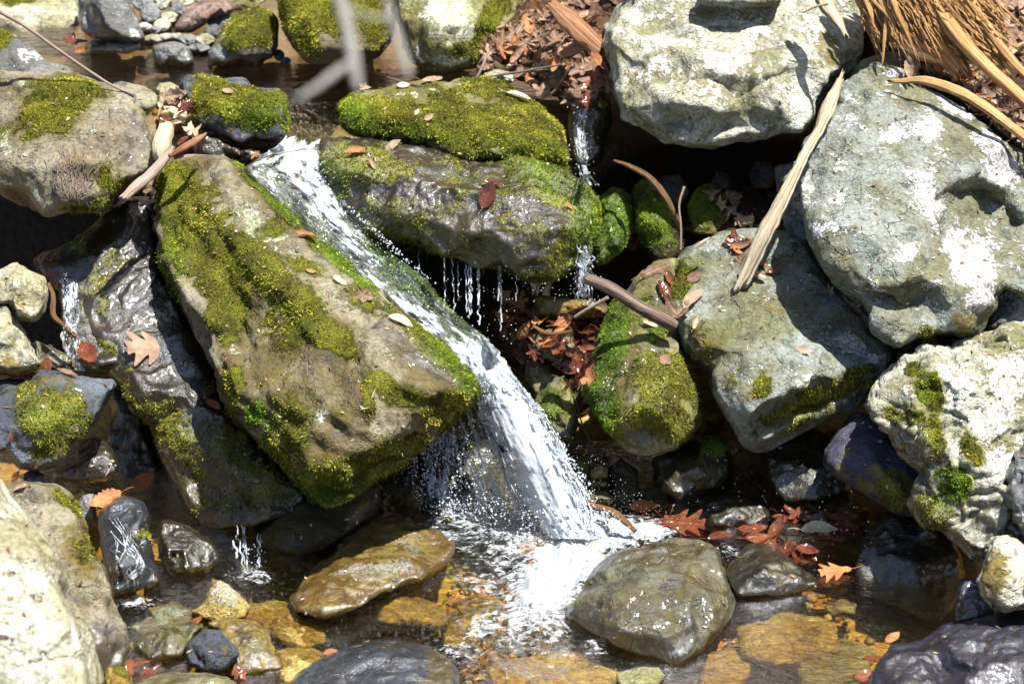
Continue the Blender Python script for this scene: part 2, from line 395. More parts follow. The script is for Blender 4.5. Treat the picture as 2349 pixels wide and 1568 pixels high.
ROCKS = {}
BV = {}
SEED = [100]
def rock(key, name, label, outline, D, gv=0.05, gu=0.0, ctrl=None, thick=0.15, H=0.07, style='brown', moss=(), lich=(), wet=(), stain=(),
         lich0=0.0, wet0=0.0, moss0=0.0, lush=(), amp=1.0, facet=1.0, vox=None, smooth=1, inset=12, group=None, strata=None, blades=1.0, cat='rock', wrinkle=0.0, waterline=None, wetbelow=None):
    SEED[0] += 7; seed = SEED[0]
    if isinstance(outline, str): outline = [tuple(float(a) for a in s.split(',')) for s in outline.split()]
    verts, faces, size, cu, cv = solid(outline, D, gv, gu, ctrl, thick, H, seed, inset)
    S = size * K * D                                   # size in metres
    me = bpy.data.meshes.new("tmp"); me.from_pydata(verts, [], faces); me.update()
    to = bpy.data.objects.new("tmp", me); COL.objects.link(to)
    r = to.modifiers.new("r", 'REMESH'); r.mode = 'VOXEL'; r.voxel_size = vox or min(0.0048, max(0.0016, S / 45)); r.adaptivity = 0
    if smooth:
        s = to.modifiers.new("s", 'SMOOTH'); s.factor = 0.5; s.iterations = smooth
    dg = bpy.context.evaluated_depsgraph_get(); ev = to.evaluated_get(dg); em = ev.to_mesh()
    nv = len(em.vertices); co = np.empty(nv * 3, np.float32); em.vertices.foreach_get('co', co); co = co.reshape(-1, 3).astype(float)
    nf = len(em.polygons); lv = np.empty(len(em.loops), np.int32); em.loops.foreach_get('vertex_index', lv)
    f = lv.reshape(nf, -1) if len(lv) == nf * 4 else np.array([list(p.vertices)[:3] + [list(p.vertices)[-1]] for p in em.polygons])
    ev.to_mesh_clear(); bpy.data.objects.remove(to); bpy.data.meshes.remove(me)
    nr = vnormals(co, f)
    cen = co.mean(0)
    # broken facets
    A = S * 0.5
    rnd = np.random.RandomState(seed)
    if facet > 0:
        # knock flat chips off, as frost and blows do
        pa = np.array(outline); x_, y_ = pa[:, 0], pa[:, 1]; S2 = S; S = min(S, 1.0 * math.sqrt(abs(np.dot(x_, np.roll(y_, 1)) - np.dot(y_, np.roll(x_, 1))) * 0.5) * K * D)
        co0 = co.copy(); co = co + nr * (0.014 * S)
        for (m_, rad_, dep) in ((26, 0.32, 0.022), (70, 0.17, 0.012), (150, 0.07, 0.005)):
            for q_ in rnd.randint(0, nv, m_):
                n_ = nr[q_] + rnd.normal(0, 0.30, 3); n_ /= np.linalg.norm(n_); s_ = co[q_]
                dd_ = (co - s_); near = (dd_ ** 2).sum(1) < (rad_ * S) ** 2
                ix = np.nonzero(near)[0]; dv_ = dd_[ix]; h_ = dv_ @ n_ + dep * S * rnd.uniform(0.2, 1.0) * min(facet, 1.4)
                fall = 1 - (np.sqrt((dv_ ** 2).sum(1)) / (rad_ * S)) ** 6
                co[ix] -= n_ * (np.clip(h_, 0, 0.05 * S) * fall)[:, None]
        dv_ = co - co0; ln_ = np.linalg.norm(dv_, axis=1) + 1e-9; lim = 0.030 * S; co = co0 + dv_ * (lim * np.tanh(ln_ / lim) / ln_)[:, None]; S = S2
        # soften the steps
        for _ in range(1):
            acc = np.zeros_like(co); cnt = np.zeros(nv)
            for a, b in ((0, 1), (1, 2), (2, 3), (3, 0)):
                np.add.at(acc, f[:, a], co[f[:, b]]); np.add.at(acc, f[:, b], co[f[:, a]]); np.add.at(cnt, f[:, a], 1); np.add.at(cnt, f[:, b], 1)
            co = co * 0.6 + 0.4 * acc / cnt[:, None]
        nr = vnormals(co, f)
    disp = fbm(co * 5.5, seed, 4, 0.5) * 0.010 * min(1, S / 0.4) + fbm(co * 16, seed + 3, 4, 0.6, True) * 0.008 * min(1, S / 0.2)
    disp += fbm(co * 55, seed + 5, 3, 0.6) * 0.0032
    if strata:
        dv = np.array(strata[:3], float); dv /= np.linalg.norm(dv)
        q = co @ dv * strata[3] + fbm(co * 5, seed + 9, 3) * 1.6
        disp += (np.abs(q - np.floor(q) - 0.5) - 0.25) * strata[4]
    if wrinkle:
        q = co * np.array([14, 14, 26.0]); q = q + 0.8 * np.stack([perlin(co * 9, seed + 40 + k) for k in range(3)], 1)
        disp += -np.exp(-np.abs(fbm(q, seed + 21, 3, 0.5)) * 14) * 0.012 * wrinkle
    co = co + nr * (disp * amp)[:, None]
    nr = vnormals(co, f)
    u, v, dd = proj(co)
    toc = CP - co; toc /= np.linalg.norm(toc, axis=1)[:, None]
    facing = sstep(-0.35, 0.05, (nr * toc).sum(1))
    nz = fbm(co * 13, seed + 60, 4, 0.6); nz2 = fbm(co * 45, seed + 61, 3, 0.6)
    def mk(patches, base, k1, k2):
        m = np.full(nv, float(base))
        for p_ in patches: m = np.maximum(m, ell(u, v, p_) * facing)
        return m + np.where(m > 0.03, nz * k1 + nz2 * k2, 0)
    at = dict(moss=mk([(*q_[:4], q_[4] if len(q_) > 4 else 0, (q_[5] if len(q_) > 5 else 1) * 1.04) for q_ in moss], moss0, 1.0, 0.6), lich=mk(lich, lich0, 0.8, 0.3), wet=mk(wet, wet0, 0.25, 0.15), stain=mk(stain, 0, 0.6, 0.3), lush=np.clip(mk(lush, 0, 0.3, 0.3), 0, 1))
    if wetbelow is not None:
        at['wet'] = np.maximum(at['wet'], 1 - sstep(wetbelow, wetbelow + 0.03, co[:, 2] + nz * 0.05))
    mo = sstep(0.38, 0.62, at['moss'])
    bump_ = np.clip(fbm(co * 60, seed + 70, 3, 0.7) + 0.25, 0, 1)
    co = co + nr * (mo * (0.0008 + 0.0045 * bump_) * min(1, S / 0.25))[:, None]
    o = mesh_np(name, co, f, rock_mat(style), attrs=at, origin=np.array([cen[0], cen[1], co[:, 2].min()]))
    tag(o, label, cat, group)
    # moss: many little shoots as a part of the stone
    if (moss or moss0 > 0.3) and blades > 0:
        c = co[f].mean(1); ar = np.linalg.norm(np.cross(co[f[:, 2]] - co[f[:, 0]], co[f[:, 3]] - co[f[:, 1]]), axis=1) * 0.5
        wgt = ar * sstep(0.36, 0.55, at['moss'][f].mean(1)) * (facing[f].mean(1) > 0.3)
        tot = wgt.sum(); n = int(min(26000, tot * 160000 * blades))
        if n > 50:
            fi = rnd.choice(len(f), n, p=wgt / tot)
            bw = rnd.dirichlet((1, 1, 1, 1), n); base = (co[f[fi]] * bw[:, :, None]).sum(1)
            nn = nr[f[fi, 0]]
            d1 = nn + rnd.normal(0, 0.45, (n, 3)) + np.array([0, 0, -0.25]); d1 /= np.linalg.norm(d1, axis=1)[:, None]
            sd_ = np.cross(d1, rnd.normal(0, 1, (n, 3))); sd_ /= np.linalg.norm(sd_, axis=1)[:, None]
            L = rnd.uniform(0.003, 0.0075, n) * min(1, S / 0.2); wd = rnd.uniform(0.0007, 0.0016, n)
            base = base - nn * 0.001
            a_ = base - sd_ * wd[:, None]; b_ = base + sd_ * wd[:, None]
            m1 = base + d1 * (L * 0.55)[:, None]
            d2 = d1 + rnd.normal(0, 0.4, (n, 3)) + np.array([0, 0, -0.35]); tip = m1 + d2 * (L * 0.5)[:, None]
            vv = np.empty((n, 4, 3)); vv[:, 0] = a_; vv[:, 1] = b_; vv[:, 2] = m1 + sd_ * (wd * 0.8)[:, None]; vv[:, 3] = tip
            ff = np.arange(n * 4).reshape(n, 4)
            cl = np.clip(0.5 + fbm(base * 14, seed + 80, 3) * 1.6 + rnd.normal(0, 0.2, n), 0, 1)[:, None]
            ccol = np.where(cl < 0.5, np.array([0.045, 0.035, 0.008]) * (1 - cl * 2) + np.array([0.19, 0.20, 0.012]) * cl * 2,
                            np.array([0.19, 0.20, 0.012]) * (2 - cl * 2) + np.array([0.62, 0.54, 0.06]) * (cl * 2 - 1))
            lu = at['lush'][f[fi, 0]][:, None] * 0.8
            ccol = ccol * (1 - lu) + ccol * np.array([0.4, 1.05, 0.4]) * lu
            wt = np.clip(at['wet'][f[fi, 0]][:, None], 0, 1) * 0.4; ccol = ccol * (1 - wt)
            mo_ = mesh_np("moss", vv.reshape(-1, 3), ff, MOSSM, parent=o, attrs={'tone': np.repeat(ccol, 4, 0)}, smooth=False, origin=np.array(o['_o']))
    ROCKS[key] = o
    BV[key] = BVHTree.FromPolygons([Vector(x) for x in co], [tuple(int(i) for i in q_) for q_ in f])
    return o
def hit(u, v, keys=None, default=None):
    o = Vector(CP); d = (V(u, v, 1.0) - o).normalized(); best = None
    for k, b in BV.items():
        if keys and k not in keys: continue
        r = b.ray_cast(o, d)
        if r[0] is not None and (best is None or r[3] < best[2]): best = (r[0], r[1], r[3])
    return best

# ------------------------------------------------------------------ the ground under everything
def terr(x, y):
    x = np.asarray(x, float); y = np.asarray(y, float)
    q = np.stack([x, y, 0 * x], 1)
    n = fbm(q * 3, 5, 4) * 0.10 + fbm(q * 14, 6, 3) * 0.02
    lower = -0.10 + fbm(q * 5, 7, 3) * 0.03
    c1 = sstep(0.10, 0.45, x)                 # the hollow under the big boulders runs further back
    c2 = sstep(0.85, 1.25, x)
    y0 = 0.22 + 0.30 * c1 - 0.30 * c2; y1 = 0.62 + 0.45 * c1 - 0.50 * c2
    up = 0.405 + 0.30 * sstep(0.15, 0.6, x) + 0.05 * c2
    t = np.clip((y - y0) / (y1 - y0), 0, 1); t = t * t * (3 - 2 * t)
    z = lower * (1 - t) + (up + n * (0.35 + sstep(1.2, 2.2, y))) * t
    z += 0.5 * sstep(1.15, 4.0, y) + 0.25 * sstep(0.5, 2.0, x) * sstep(0.4, 1.6, y)
    z += 0.7 * sstep(1.35, 3.5, np.abs(x + 0.0)) * sstep(2.2, -0.5, y) * 1.0
    z += 0.25 * sstep(-1.0, -2.2, y) + 8.0 * sstep(1.9, 6.5, y) + 3.0 * sstep(3.0, 9.0, x)  # steep unseen hillside and right bank, added to block sky reflections in the water
    return z
gx = np.sinh(np.linspace(-3.1, 3.1, 420)) * 1.0; gy = np.sinh(np.linspace(-3.1, 3.3, 420)) * 1.0 + 0.3
GX, GY = np.meshgrid(gx, gy); gz = terr(GX.ravel(), GY.ravel())
gv_ = np.stack([GX.ravel(), GY.ravel(), gz], 1)
ii = (np.arange(419)[:, None] * 420 + np.arange(419)[None]).ravel()
gf = np.stack([ii, ii + 1, ii + 421, ii + 420], 1)
def ground_mat():
    t = NT("streambed"); p = t.pos(); n = t.noise(p, 7, 6, 0.6); n2 = t.noise(p, 60, 5, 0.7)
    vo = t.n("ShaderNodeTexVoronoi"); vo.inputs['Scale'].default_value = 55; t.l(p, vo.inputs['Vector'])
    col = t.mix(t.ss(n, 0.4, 0.6), (0.30, 0.175, 0.035), (0.50, 0.35, 0.10))
    col = t.mix(0.35, col, t.mix(1.0, col, vo.outputs['Color'], 'MULTIPLY'))
    sz = t.n("ShaderNodeSeparateXYZ"); t.l(p, sz.inputs[0])
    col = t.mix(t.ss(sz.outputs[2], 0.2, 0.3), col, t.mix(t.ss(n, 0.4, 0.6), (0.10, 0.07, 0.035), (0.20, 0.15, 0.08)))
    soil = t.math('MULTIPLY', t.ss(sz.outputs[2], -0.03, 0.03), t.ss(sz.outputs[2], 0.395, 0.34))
    col = t.mix(soil, col, (0.016, 0.012, 0.008))  # near-black band puts the shade of the gaps into the soil colour
    soil2 = t.ss(sz.outputs[2], 0.50, 0.58)  # also colours the added hillside that the pools reflect
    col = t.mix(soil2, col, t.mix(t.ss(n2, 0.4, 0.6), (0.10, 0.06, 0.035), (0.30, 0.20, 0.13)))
    nrm = t.bump(t.math('ADD', n2, t.math('MULTIPLY', vo.outputs['Distance'], -0.8)), 0.8, 0.01)
    return t.done(t.pbsdf(col, 0.7, nrm, spec=0.3))
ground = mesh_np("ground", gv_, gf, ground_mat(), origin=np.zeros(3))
tag(ground, "brown stream bed and soil darkened for gap shade beneath the boulders, added hillside behind", "ground", kind="structure")

GB = BVHTree.FromPolygons([Vector(x) for x in gv_], [tuple(int(i) for i in q) for q in gf])
# ------------------------------------------------------------------ the boulders
rock('W', 'boulder', "huge wedge-shaped boulder with yellow-green moss along its ridge, left of the waterfall",
 "362,400 380,378 440,366 512,368 567,399 622,450 669,501 717,549 780,602 848,655 910,721 972,765 1038,820 1075,867 1095,900 1067,937 1031,973 994,1017 928,1057 877,1090 833,1132 800,1155 755,1172 713,1140 677,1090 650,1052 618,1024 571,981 527,929 508,880 501,845 475,794 439,735 402,673 377,618 362,571 351,516 355,460",
 4.90, gv=0.062, gu=-0.01, thick=0.20, vox=0.0042, smooth=1, inset=6,
 ctrl=[(440,400,0.050),(400,470,0.065),(385,560,0.050),(430,640,0.079),(462,560,0.101),(480,455,0.151),(520,450,0.144),(560,500,0.151),(600,440,0.079),(560,560,0.144),(622,600,0.195),(695,659,0.217),(640,540,0.122),(732,721,0.238),(797,779,0.253),(760,680,0.195),(866,827,0.268),(840,740,0.180),(910,860,0.275),(985,885,0.268),(960,810,0.195),(1055,885,0.195),(540,640,0.101),(560,760,0.086),(500,760,0.101),(600,700,0.122),(600,800,0.151),(660,790,0.180),(530,830,0.144),(545,900,0.144),(620,900,0.210),(740,860,0.231),(700,960,0.224),(650,1000,0.166),(700,1072,0.188),(770,1050,0.195),(860,1010,0.210),(950,960,0.188),(1000,930,0.151),(760,1120,0.043),(860,1070,0.050),(950,1010,0.050),(1030,945,0.050),(840,930,0.253),(800,830,0.231)],
 style='brown', lich0=0.10, moss0=0.06,
 moss=[(410,440,62,55,30),(470,560,50,120,0,.95),(410,530,45,100,0,.9),(520,620,70,90,10,.9),(600,610,75,42,38,1),(680,690,85,45,42,1),(745,760,80,34,38,1),(520,700,50,80,0,.9),(660,760,60,55,20,.65),(590,950,32,34,0,1),(650,1010,55,90,10,.95),(540,880,26,60,0,.8),(620,520,60,22,0,.5),(770,1100,120,48,-14,1),(900,1050,90,38,-28,.95),(1030,930,66,42,-35,.9),(885,880,46,26,35,.85),(920,905,60,24,10,.8),(845,910,16,60,0,.75),(620,450,110,16,45,.9),(780,590,110,26,42,.85),(1000,800,130,30,40,.85),(830,690,60,30,42,.6),(700,610,60,24,20,.6),(740,1150,90,30,0,1),(380,640,20,120,-20,.7),(1070,870,40,30,45,.9)],
 lush=[(590,950,45,40,0,1),(610,430,120,16,45,1),(740,1130,80,40,0,.8),(790,600,120,30,42,.9),(1050,850,90,26,45,.8),(400,620,30,120,-15,.5)],
 lich=[(620,540,150,34,43,.56),(800,700,100,30,42,.55),(880,800,60,20,42,.5),(600,530,52,42,35,.7),(680,600,60,34,35,.6),(580,490,50,24,20,.5),(760,690,50,34,40,.45),(500,460,24,24,0,.4),(735,955,18,26,0,.62),(540,800,24,18,0,.5),(640,650,30,18,0,.45),(570,830,14,14,0,.55)],
 wet=[(930,800,130,44,38,.62),(1000,850,90,30,38,.6),(900,760,60,20,40,.6),(760,620,90,26,42,.5)], stain=[(930,830,110,34,36,.6),(680,880,120,60,20,.42),(800,950,120,60,10,.4),(640,560,40,14,0,.4),(840,960,30,90,0,.35)], strata=(0.25,-0.1,1,26,0.012))

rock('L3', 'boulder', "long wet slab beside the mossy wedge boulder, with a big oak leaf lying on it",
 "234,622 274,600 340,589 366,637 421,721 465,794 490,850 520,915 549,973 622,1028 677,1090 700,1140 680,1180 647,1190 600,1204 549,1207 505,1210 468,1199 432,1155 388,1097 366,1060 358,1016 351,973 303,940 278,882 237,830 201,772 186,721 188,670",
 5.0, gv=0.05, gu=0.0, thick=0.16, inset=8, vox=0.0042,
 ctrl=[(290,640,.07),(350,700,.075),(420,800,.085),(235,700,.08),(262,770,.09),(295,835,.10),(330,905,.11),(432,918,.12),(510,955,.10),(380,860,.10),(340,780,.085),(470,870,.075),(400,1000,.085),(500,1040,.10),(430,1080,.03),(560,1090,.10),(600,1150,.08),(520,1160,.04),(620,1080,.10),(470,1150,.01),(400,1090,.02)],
 style='wetbrown', wet0=0.7, facet=.5, moss0=.24, moss=[(420,990,100,60,30,.75),(520,1040,110,60,30,.75),(300,920,24,60,-30,.5),(250,800,30,50,-40,.55),(600,1110,90,60,30,.62),(520,1150,80,50,20,.5),(480,880,30,40,40,.45),(235,690,16,50,0,.55)], lich=[(320,680,60,60,40,.75),(400,800,80,40,55,.75),(440,880,50,36,50,.8)], lich0=.0, stain=[(470,1120,160,100,20,.9),(330,920,50,70,-40,.5)], blades=.7, amp=.6)  # blue-grey patches on the top facet are painted sky sheen
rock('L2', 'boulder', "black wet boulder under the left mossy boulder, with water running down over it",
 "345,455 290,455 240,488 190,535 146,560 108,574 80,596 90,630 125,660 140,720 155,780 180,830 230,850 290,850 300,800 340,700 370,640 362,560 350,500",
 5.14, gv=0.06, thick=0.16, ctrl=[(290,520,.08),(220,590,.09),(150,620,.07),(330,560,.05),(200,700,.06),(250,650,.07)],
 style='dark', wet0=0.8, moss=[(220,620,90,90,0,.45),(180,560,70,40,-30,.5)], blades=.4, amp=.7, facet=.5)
rock('L1', 'boulder', "big brown boulder in the upper left corner, pale dry roots hanging on its face",
 "-130,175 0,165 60,163 150,168 210,178 280,190 330,200 357,216 357,240 330,265 345,304 352,366 329,398 285,426 262,465 238,488 205,481 157,486 99,503 55,470 0,443 -60,430 -140,420",
 5.12, gv=0.045, thick=0.22, inset=10,
 ctrl=[(-60,220,.06),(30,200,.05),(150,205,.055),(250,215,.05),(320,230,.03),(30,260,.10),(150,240,.11),(240,250,.11),(280,300,.09),(40,380,.14),(140,380,.16),(230,370,.12),(310,340,.06),(160,450,.12),(60,440,.10),(240,440,.08),(-60,340,.1)],
 style='brown', lich0=0.12, moss=[(150,215,85,32,0,.95),(110,260,60,40,10,.85),(60,300,50,30,-20,.5),(245,410,36,40,0,.7),(210,470,60,22,-10,.6),(330,255,30,14,20,.45)],
 lich=[(15,330,20,40,0,.62),(80,450,24,24,0,.62),(215,300,14,14,0,.6),(265,245,14,12,0,.55),(45,190,36,9,0,.5),(190,420,26,24,0,.45),(70,225,30,16,0,.4)], wet=[(310,330,40,70,0,.55),(250,370,30,40,0,.35)], stain=[(160,390,60,60,0,.45)])
rock('L0', 'rock', "pale lichen-crusted rock at the left edge, behind the big brown boulder",
 "-120,90 0,72 22,80 40,95 68,108 85,122 110,142 140,152 165,160 165,190 60,200 -120,190", 5.42, gv=0.07, thick=0.15, H=0.05, style='grey', lich0=0.18, lich=[(60,125,45,28,20,.7),(30,150,40,20,0,.5)], moss=[(-2,88,30,22,0,1)])
rock('S1', 'boulder', "moss-covered boulder left of the water spilling from the upper pool",
 "413,183 439,174 479,172 512,181 563,183 578,209 610,207 636,205 655,222 660,262 655,315 622,328 585,322 549,333 515,318 494,307 457,289 439,252 421,219",
 5.46, gv=0.06, thick=0.15, inset=9, ctrl=[(470,200,.05),(520,205,.06),(560,225,.055),(620,225,.05),(500,240,.09),(570,255,.085),(620,270,.09),(530,285,.06),(590,300,.05)],
 style='blue', lich0=0.08, moss=[(520,215,80,30,10,.95),(570,260,90,34,10,1),(600,235,60,30,10,.85),(470,240,36,40,30,.8)], lich=[(440,185,26,12,0,.5),(600,210,50,8,0,.55),(500,178,30,8,0,.5)], wet=[(590,318,90,22,0,.8),(655,270,20,60,0,.7)], lush=[(600,270,70,40,0,.6),(520,280,60,20,0,.6)])
rock('S1b', 'rock', "dark wet rock under the small mossy boulder by the spill of the upper pool",
 "440,300 470,305 510,325 560,340 600,345 640,335 650,360 600,385 540,372 480,372 450,350", 5.42, gv=0.05, H=0.05, thick=0.1, style='dark', wet0=0.9, lich=[(505,330,22,12,30,.5),(575,345,16,12,0,.5)])
rock('M1', 'boulder', "upper mossy boulder right of the spill, flecked with white stone patches",
 "778,240 800,222 830,212 870,205 930,194 1000,187 1093,183 1140,186 1158,198 1195,226 1230,244 1262,268 1283,300 1296,351 1296,372 1250,366 1210,372 1173,372 1093,372 1040,366 1009,355 947,332 873,320 830,306 795,296",
 5.32, gv=0.085, thick=0.18, inset=11, ctrl=[(850,225,.06),(960,215,.06),(1080,205,.06),(840,265,.10),(930,270,.11),(1020,250,.10),(1000,310,.09),(1120,240,.09),(1100,300,.12),(1180,270,.11),(1200,330,.12),(1250,310,.09),(1120,350,.10)],
 style='olive', moss=[(820,265,50,45,0,1),(930,270,110,45,8,1),(1060,290,120,60,25,.95),(1190,300,100,70,20,.95),(1110,200,60,26,10,.9),(1210,250,60,30,30,.8),(1250,345,50,26,0,.8)], stain=[(1150,240,60,30,0,.5),(1180,280,60,60,30,.4)],
 lich=[(925,222,110,14,-6,.62),(1000,208,50,12,0,.55),(1093,329,18,22,0,.72),(1148,352,22,16,0,.72),(1140,250,50,22,20,.55),(870,235,40,12,0,.6),(1260,350,40,9,20,.5)], lush=[(810,270,40,50,0,.7),(940,310,100,24,10,.6),(1180,350,100,26,0,.4)])
rock('M2', 'boulder', "wet mossy boulder in the middle, dripping water from its underside over a dark hollow",
 "745,326 782,320 850,323 900,328 972,340 1020,358 1093,378 1150,384 1184,362 1240,368 1294,373 1312,402 1345,428 1369,461 1371,500 1362,545 1345,575 1322,600 1294,622 1258,643 1221,646 1184,631 1141,610 1097,618 1049,600 1002,586 950,566 899,556 833,530 805,500 780,470 755,425 738,380 735,350",
 5.14, gv=0.045, gu=-0.006, thick=0.16, inset=9, vox=0.0044, ctrl=[(780,345,.04),(880,345,.05),(980,365,.05),(1080,400,.06),(1180,400,.09),(1260,400,.07),(1330,450,.06),(770,390,.10),(837,400,.115),(983,412,.13),(1093,445,.15),(1203,475,.165),(1280,520,.17),(1340,520,.11),(850,470,.11),(960,500,.13),(1060,530,.14),(1160,560,.15),(1250,600,.12),(1320,570,.08),(900,535,.07),(1040,580,.08),(1140,590,.08)],
 style='wetbrown', wet0=0.7, moss0=.36, moss=[(840,375,100,45,10,.95),(770,420,40,80,-20,.75),(880,480,110,60,20,.52),(1230,400,90,45,25,1),(1340,520,50,95,0,1),(1300,600,70,50,-30,1),(1180,440,60,30,20,.5),(1290,440,60,40,20,.85),(870,535,90,26,15,.6),(1230,630,70,24,0,.8)],
 stain=[(1050,540,200,80,18,.8),(900,480,90,60,20,.55),(1180,560,100,50,10,.6)], lich=[(1240,510,60,24,30,.6),(1060,410,160,22,14,.6),(1150,450,60,24,20,.5)], lush=[(1250,400,90,40,20,.7),(1345,520,40,110,0,.8),(770,420,40,90,-20,.5)], blades=.85, amp=1.25)  # grey-blue patches along its wet top are painted sky sheen
# stream slab between the wedge boulder and the dripping boulder
rock('SS', 'rock', "sloping rock slab under the white stream between the wedge boulder and the dripping boulder",
 "560,385 620,360 740,345 770,430 800,490 850,548 905,592 975,642 1000,690 1080,752 1130,800 1120,880 1075,880 1000,810 930,745 850,670 740,575 650,490 590,440",
 5.06, gv=0.058, gu=0.0, thick=0.14, inset=8, ctrl=[(650,400,.03),(720,440,.04),(720,500,.045),(800,570,.05),(880,640,.055),(960,710,.05),(1040,780,.05),(1090,840,.04),(700,480,.04),(850,600,.05)],
 style='brown', wet0=0.8, moss=[(930,640,110,26,42,.85),(1050,740,90,26,42,.8),(770,600,100,28,42,.8),(860,560,60,22,42,.7)], stain=[(700,480,100,40,42,.7),(850,620,120,40,42,.5)], moss0=.25, lush=[(900,640,200,60,42,1)], blades=.8)
# upper pool surroundings
rock('B1', 'rock', "flat pale grey slab at the top left, on the far bank of the upper pool", "-150,-10 -60,-40 190,-40 186,30 180,58 150,68 60,78 20,66 -60,60 -150,50", 6.15, gv=0.14, H=0.04, thick=0.1, style='pale', lich=[(80,68,110,10,0,.7),(60,40,80,20,0,.4)], moss=[(40,-2,90,14,0,.6)])
rock('B2', 'boulder', "dark angular slab with a light top edge, standing in the upper pool", "183,-20 182,48 190,70 215,88 255,94 290,97 320,95 331,86 322,60 300,25 285,-20", 5.92, gv=0.03, thick=0.12, inset=6, ctrl=[(200,0,.05),(200,45,.04),(225,70,.06),(250,60,.14),(285,82,.13),(225,0,.14),(270,20,.10),(300,60,.09)], style='grey', lich=[(310,80,22,18,50,.6),(270,40,50,14,50,.4)], facet=.5, wet=[(205,60,26,50,-20,1),(240,85,40,14,10,1)])  # pale patches paint the sunlit right edge, dark ones the shaded left face
rock('B3', 'rock', "low white flat stone lying in the upper pool", "200,100 215,92 250,94 290,90 322,98 320,115 290,122 205,122", Dz(118, ZUP), gv=0.13, H=0.04, thick=0.07, style='white', lich0=0.5, wetbelow=ZUP+0.004)
rock('B4', 'rock', "blue-grey rounded stone at the edge of the upper pool", "350,112 362,102 380,98 402,97 425,104 438,122 443,142 420,150 372,150 355,138", Dz(142, ZUP), gv=0.07, H=0.07, thick=0.08, style='grey', wetbelow=ZUP+0.012)
rock('B5', 'rock', "reddish angular rock on the pebble bank", "402,66 410,45 422,30 450,12 505,-8 533,8 537,24 520,38 480,46 460,62 440,72 415,72", 6.05, gv=0.06, H=0.09, thick=0.1, style='red', facet=.6, wet0=0.1)
rock('B6', 'boulder', "low rounded boulder with a cap of moss, on the far side of the upper pool", "478,146 480,120 497,92 520,55 548,32 580,22 612,24 634,42 641,70 637,108 624,130 600,142 590,150 520,152", 5.85, gv=0.06, thick=0.15, ctrl=[(570,50,.06),(540,90,.12),(600,80,.11),(560,125,.10),(500,125,.07),(610,120,.08)], style='grey', moss=[(565,62,56,48,0,1),(540,92,40,24,0,.8)], wetbelow=ZUP+0.02, facet=.6)
rock('B7', 'boulder', "large boulder streaked with bright moss behind the bare branch, far side of the upper pool", "640,-30 646,30 652,75 672,110 700,138 760,150 820,148 868,128 893,95 905,40 905,-30", 5.75, gv=0.05, thick=0.2, ctrl=[(700,-10,.08),(800,-10,.07),(670,60,.06),(720,60,.13),(800,50,.15),(860,60,.10),(730,110,.11),(810,115,.12),(690,100,.08)], style='brown', lich0=.12, moss=[(740,20,110,50,15,1),(690,60,40,70,-20,.8),(860,50,40,60,0,.8),(650,20,30,30,0,.7)], lich=[(690,120,40,14,0,.5)], wetbelow=ZUP+0.015)
rock('B8', 'boulder', "blocky boulder with blown white lichen and moss on its right side, at the top centre", "907,-30 912,40 922,90 940,140 962,156 1010,162 1062,160 1095,150 1130,130 1160,90 1190,50 1200,-30", 5.68, gv=0.055, thick=0.2, ctrl=[(960,0,.07),(1040,0,.08),(1120,0,.07),(935,70,.07),(980,60,.14),(1050,60,.16),(1110,60,.11),(980,110,.10),(1050,100,.13),(1100,110,.07),(1010,140,.07)], style='olive', lich0=.42, lich=[(1030,25,60,50,20,.95),(1080,85,50,34,30,.9),(980,30,40,30,0,.6)], moss=[(1120,70,26,75,10,1),(1060,112,30,18,0,.5),(1100,110,34,20,0,.9),(1140,20,50,50,0,.6)], stain=[(960,90,40,40,0,.4)], wetbelow=ZUP+0.015, facet=1.5)
PB = [(345,30,34,30,'grey','blue-grey stone leaning on the dark slab'),(372,58,30,22,'pale','dark wedge of stone between pale pebbles'),(388,40,30,18,'white','round pale stone beside the reddish rock'),(408,22,30,22,'grey','grey stone above the reddish rock'),(350,90,32,14,'white','low white stone at the waterline, left end of the pebble bank'),(395,85,48,12,'white','long white stone in front of the reddish rock'),(430,92,40,18,'grey','pale grey stone at the waterline below the reddish rock'),(470,92,36,22,'white','white rounded stone left of the moss-capped boulder'),(455,112,36,14,'grey','blue-grey stone between waterline and moss-capped boulder'),(510,52,44,30,'blue','blue-grey stone just behind the moss-capped boulder'),(490,72,30,22,'grey','small grey stone touching the moss-capped boulder'),(365,8,40,24,'white','white stone at the top edge of the photo'),(330,8,36,28,'grey','dark grey stone beside the dark slab'),(420,-2,44,22,'pale','pale stone on the top edge, above the reddish rock'),(560,8,50,26,'olive','mossy grey stone above the moss-capped boulder'),(465,-8,40,20,'white','white stone at the top edge behind the reddish rock'),(640,128,18,16,'grey','small grey stone right of the moss-capped boulder'),(655,140,16,12,'blue','tiny blue stone at the waterline below the streaked boulder'),(585,-6,40,22,'pale','pale stone at the top edge left of the streaked boulder'),(300,-8,30,24,'white','pale stone squeezed above the dark slab'),(332,62,22,14,'pale','tan pebble against the dark slab'),(420,112,20,10,'red','small reddish pebble between the waterline stones'),(398,5,20,16,'red','brown pebble among the pale stones'),(355,68,20,12,'grey','grey pebble in the middle of the pebble bank')]
def blob(cu, cv, wu, wv, seed, n=10, jag=0.18):
    r = random.Random(seed); an = r.uniform(0, 6); return [(cu + math.cos(an + i / n * 6.283) * wu / 2 * r.uniform(1 - jag, 1 + jag) * 1.05, cv + math.sin(an + i / n * 6.283) * wv / 2 * r.uniform(1 - jag, 1 + jag) * 1.05) for i in range(n)]
